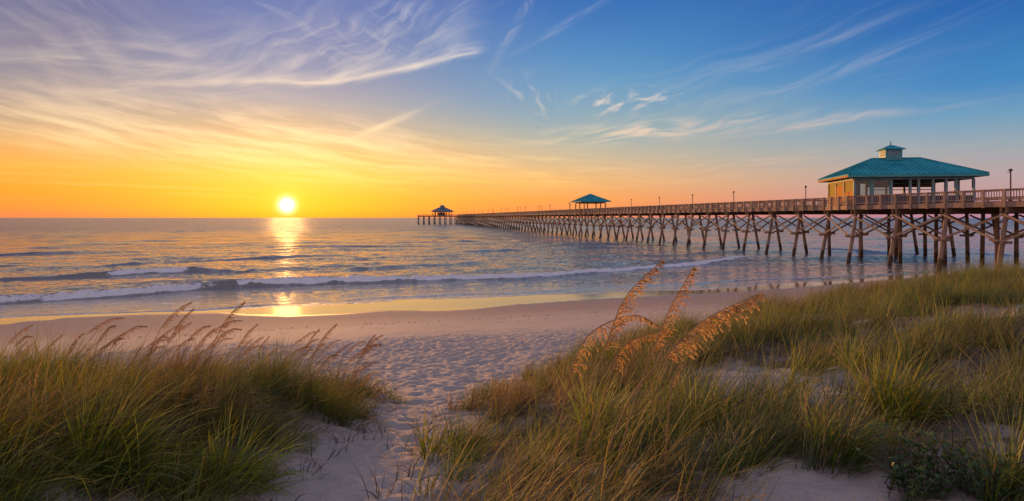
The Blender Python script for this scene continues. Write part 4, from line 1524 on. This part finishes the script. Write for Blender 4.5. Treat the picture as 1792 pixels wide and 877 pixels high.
def seed_head_mesh(path, t0, droop, maxlen, nbr, spk, size, seed, base_col):
    """drooping branchlets of flat paper spikelets hanging off the rachis to leeward"""
    r_ = random.Random(seed)
    vs, fs, cs = [], [], []
    n = len(path)
    total = [0.0]
    for i in range(1, n):
        total.append(total[-1] + (path[i] - path[i - 1]).length)
    Ls = total[-1]

    def at(q):
        s = q * Ls
        for i in range(1, n):
            if total[i] >= s:
                f = (s - total[i - 1]) / max(1e-6, total[i] - total[i - 1])
                return path[i - 1].lerp(path[i], f), (path[i] - path[i - 1]).normalized()
        return path[-1], (path[-1] - path[-2]).normalized()

    def spikelet(p, d, l, wd, c):
        s = d.cross(Vector((r_.uniform(-1, 1), r_.uniform(-1, 1), r_.uniform(-1, 1)))).normalized() * wd * 0.5
        nn = s.cross(d).normalized() * wd * 0.25
        b0 = len(vs)
        vs.extend([p, p + d * l * .4 + s + nn, p + d * l * .4 - s + nn, p + d * l, p + d * l * .45 - nn])
        fs.extend([(b0, b0 + 1, b0 + 4), (b0 + 1, b0 + 3, b0 + 4), (b0, b0 + 4, b0 + 2), (b0 + 4, b0 + 3, b0 + 2)])
        cs.extend([c] * 5)

    for k in range(nbr):
        q = t0 + (1 - t0) * (k + r_.uniform(0, .8)) / nbr
        u = (q - t0) / (1 - t0)
        p, tg = at(min(q, 0.999))
        ln = maxlen * (0.10 + 0.95 * math.sin(math.pi * min(1, (1 - u) * 0.68 + 0.03))) * r_.uniform(0.7, 1.15)
        side = Vector((r_.uniform(0.0, 0.9), r_.uniform(-0.45, 0.45), r_.uniform(-1.0, -0.1)))
        ln *= r_.choice((0.55, 0.8, 1.0, 1.2))
        d = (tg * 1.0 + side * 0.6).normalized()
        pts = [p]
        steps = 6
        for j in range(steps):
            d = (d + Vector((0.05, 0, -droop)) * (0.22 + 0.10 * j)).normalized()
            pts.append(pts[-1] + d * ln / steps)
        for j in range(steps):
            wdt = Vector((0, 0.0012, 0.0006))
            b0 = len(vs)
            vs.extend([pts[j] - wdt, pts[j] + wdt, pts[j + 1] + wdt, pts[j + 1] - wdt])
            fs.append((b0, b0 + 1, b0 + 2, b0 + 3))
            cs.extend([tuple(c * .7 for c in base_col)] * 4)
        for j in range(spk):
            f = (j + 0.6) / spk * steps
            i0 = min(steps - 1, int(f))
            pp = pts[i0].lerp(pts[i0 + 1], f - i0)
            dd = (pts[i0 + 1] - pts[i0]).normalized()
            dd = (dd + Vector((r_.uniform(-.5, .7), r_.uniform(-.6, .6), r_.uniform(-.8, .25))) * 0.65).normalized()
            v = r_.uniform(0.7, 1.35)
            spikelet(pp, dd, size * r_.uniform(.7, 1.2), size * 0.40, tuple(min(1, c * v) for c in base_col))
    me = bpy.data.meshes.new('seed_head')
    me.from_pydata([tuple(v) for v in vs], [], fs)
    a = me.attributes.new('tint', 'FLOAT_COLOR', 'POINT')
    a.data.foreach_set('color', np.array([tuple(c) + (1.0,) for c in cs], np.float32).ravel())
    me.materials.append(M_SEED)
    return me


def tint_mesh(me, c):
    a = me.attributes.new('tint', 'FLOAT_COLOR', 'POINT')
    a.data.foreach_set('color', np.tile(np.array(c + (1.0,), np.float32), len(me.vertices)))
    me.materials.append(M_SEED)
    return me


def sea_oat(label, world_pts, t0, droop, maxlen, nbr, spk, size, seed, r0=0.0062, col=(0.60, 0.38, 0.14), group=None):
    base = Vector(world_pts[0])
    path = catmull([Vector(p) - base for p in world_pts], 10)
    root = empty('sea_oat', base, 0, label, 'sea oat', group)
    q = MB()
    q.tube(path, [r0 * (1 - 0.72 * i / len(path)) for i in range(len(path))], 6)
    link_mesh('stem', tint_mesh(q.mesh('stem', None, True), (0.40, 0.27, 0.11)), None, root)
    link_mesh('seed_head', seed_head_mesh(path, t0, droop, maxlen, nbr, spk, size, seed, col), None, root)
    return root


def stalk(pix, depths):
    """photo points at chosen distances, rooted on the ground"""
    P = []
    for (px, py), Z in zip(pix, depths):
        P.append(Vector(((px - 896) * Z / F, Z, CAM_Z + (381 - py) * Z / F)))
    g_ = float(ground(P[0].x, P[0].y))
    P[0].z = g_ - 0.02
    return P


OG = 'tall sea oats beside the path'
sea_oat('tallest sea oat, leftmost straight stem with slim bronze plume', stalk([(985, 850), (1022, 720), (1062, 600), (1095, 520), (1157, 457)], [4.0, 4.05, 4.1, 4.15, 4.2]),
        0.58, 0.36, 0.11, 72, 9, 0.022, 1, group=OG)
sea_oat('second tall sea oat with slim bronze plume, its stem just right of the tallest', stalk([(1065, 850), (1112, 700), (1145, 610), (1170, 545), (1214, 467)], [4.1, 4.15, 4.2, 4.25, 4.3]),
        0.58, 0.36, 0.095, 64, 8, 0.022, 2, group=OG)
sea_oat('sea oat bent right with the broadest fluffy golden plume', stalk([(1020, 840), (1095, 712), (1165, 625), (1230, 562), (1330, 513)], [3.7, 3.7, 3.7, 3.7, 3.72]),
        0.61, 0.50, 0.15, 80, 12, 0.025, 3, col=(0.66, 0.44, 0.17), group=OG)
sea_oat('drooping sea oat arching over left of the tall stems', stalk([(965, 840), (985, 720), (1012, 615), (1050, 572), (1112, 552), (1155, 572)], [4.2, 4.2, 4.2, 4.22, 4.25, 4.25]),
        0.50, 0.75, 0.10, 60, 8, 0.023, 4, col=(0.64, 0.42, 0.16), group=OG)
sea_oat('short broken sea oat with one tattered plume below the broad one', stalk([(1160, 760), (1172, 700), (1184, 650), (1196, 632)], [3.9, 3.9, 3.9, 3.9]),
        0.78, 0.6, 0.04, 16, 6, 0.018, 5, group=OG)
sea_oat('thin bending sea oat with a pale drooping plume between the tall stems', stalk([(1010, 845), (1050, 720), (1082, 620), (1120, 590), (1175, 578)], [4.5, 4.5, 4.5, 4.5, 4.5]),
        0.58, 0.8, 0.08, 46, 8, 0.022, 6, group=OG)

# the row of small sea oats on the left dune's back edge
SG_ = 'small sea oats along the left dune'
variants = []
for s in range(4):
    rr_ = random.Random(50 + s)
    H = 0.82
    pts = [Vector((0, 0, 0)), Vector((0.07, 0.01, 0.30)), Vector((0.17, 0.02, 0.56)), Vector((0.27 + .04 * s, 0.03, 0.72)), Vector((0.38 + .05 * s, 0.04, H - 0.03 * s))]
    o = sea_oat('small bronze sea oat leaning right in the row behind the left dune grass', pts, 0.62, 0.35, 0.05, 36, 6, 0.017, 60 + s, 0.0036, (0.40, 0.23, 0.085), SG_)
    variants.append(o)
first = [True] * 4
for k in range(64):
    rr_ = random
    px = rr_.choice((rr_.uniform(0, 480), rr_.uniform(0, 480), rr_.uniform(180, 440), rr_.uniform(510, 660)))
    Y = rr_.uniform(6.4, 8.2)
    X = (px - 40 - 896) * Y / F
    if float(left_in(np.array(X), np.array(Y))) < 0.05:
        Y = 7.0; X = max(X, -9)
    v = k % 4
    o = variants[v] if first[v] else copy_tree(variants[v])
    first[v] = False
    o.location = (X, Y, float(ground(X, Y)) - 0.02)
    o.rotation_euler = (0, 0, R(rr_.uniform(-45, 45)))
    sc = rr_.uniform(0.62, 1.1)
    o.scale = (sc, sc, sc)
for k, (px, py, Y) in enumerate(((416, 533, 6.5), (312, 527, 6.8))):
    o = copy_tree(variants[k])
    X = (px - 896) * Y / F - 0.42
    zt = CAM_Z + (381 - py) * Y / F
    z0 = float(ground(X, Y)) - 0.02
    sc = (zt - z0) / 0.80
    o.location = (X, Y, z0)
    o.scale = (sc, sc, sc)
    o.rotation_euler = (0, 0, 0)
    o['label'] = ('tallest small sea oat on the left dune, its tip against the wet sand', 'slim sea oat reaching over the surf, left of the tallest on the left dune')[k]


# ------------------------------------------------------------------ leafy shrub in the right corner
def shrub(px, py, n, spread, label, seed):
    r_ = random.Random(seed)
    X, Y = hit(px, py)
    g0 = float(ground(X, Y))
    root = empty('beach_shrub', (X, Y, g0), 0, label, 'shrub')
    st, vs, fs, cs = MB(), [], [], []
    for k in range(n):
        a = r_.uniform(0, 6.28)
        ln = r_.uniform(0.12, 0.42)
        rad = spread * math.sqrt(r_.random())
        p = Vector((rad * math.cos(a), rad * 0.7 * math.sin(a), 0))
        p.z = float(ground(X + p.x, Y + p.y)) - g0 - 0.01
        d = Vector((r_.uniform(-.6, .8), r_.uniform(-.6, .5), 1)).normalized()
        pts = [p]
        for j in range(5):
            d = (d + Vector((r_.uniform(-.2, .2), r_.uniform(-.2, .2), -.05))).normalized()
            pts.append(pts[-1] + d * ln / 5)
        st.tube(pts, [0.003] * 6, 5)
        for j in range(1, 6):
            for q in range(3):
                dd = (d * .3 + Vector((r_.uniform(-1, 1), r_.uniform(-1, 1), r_.uniform(-.1, .8)))).normalized()
                s = dd.cross(Vector((0, 0, 1)))
                s = (s if s.length > .01 else Vector((1, 0, 0))).normalized()
                l, wd = r_.uniform(.025, .05), r_.uniform(.010, .018)
                b0 = len(vs)
                pp = pts[j]
                vs.extend([pp, pp + dd * l * .45 + s * wd, pp + dd * l * .45 - s * wd, pp + dd * l + Vector((0, 0, -.008)), pp + dd * l * .45 + Vector((0, 0, -.004))])
                fs.extend([(b0, b0 + 1, b0 + 4), (b0 + 1, b0 + 3, b0 + 4), (b0, b0 + 4, b0 + 2), (b0 + 4, b0 + 3, b0 + 2)])
                v = r_.uniform(.6, 1.5)
                cs.extend([(0.05 * v, 0.11 * v, 0.018 * v)] * 5)
    link_mesh('stem', tint_mesh(st.mesh('stem', None, True), (0.10, 0.09, 0.04)), None, root)
    me = bpy.data.meshes.new('leaves')
    me.from_pydata([tuple(v) for v in vs], [], fs)
    at_ = me.attributes.new('tint', 'FLOAT_COLOR', 'POINT')
    at_.data.foreach_set('color', np.array([c + (1.0,) for c in cs], np.float32).ravel())
    link_mesh('leaves', me, M_LEAF, root)


shrub(1650, 860, 80, 0.38, 'dark leafy shrub with small broad leaves in the lower right corner', 3)
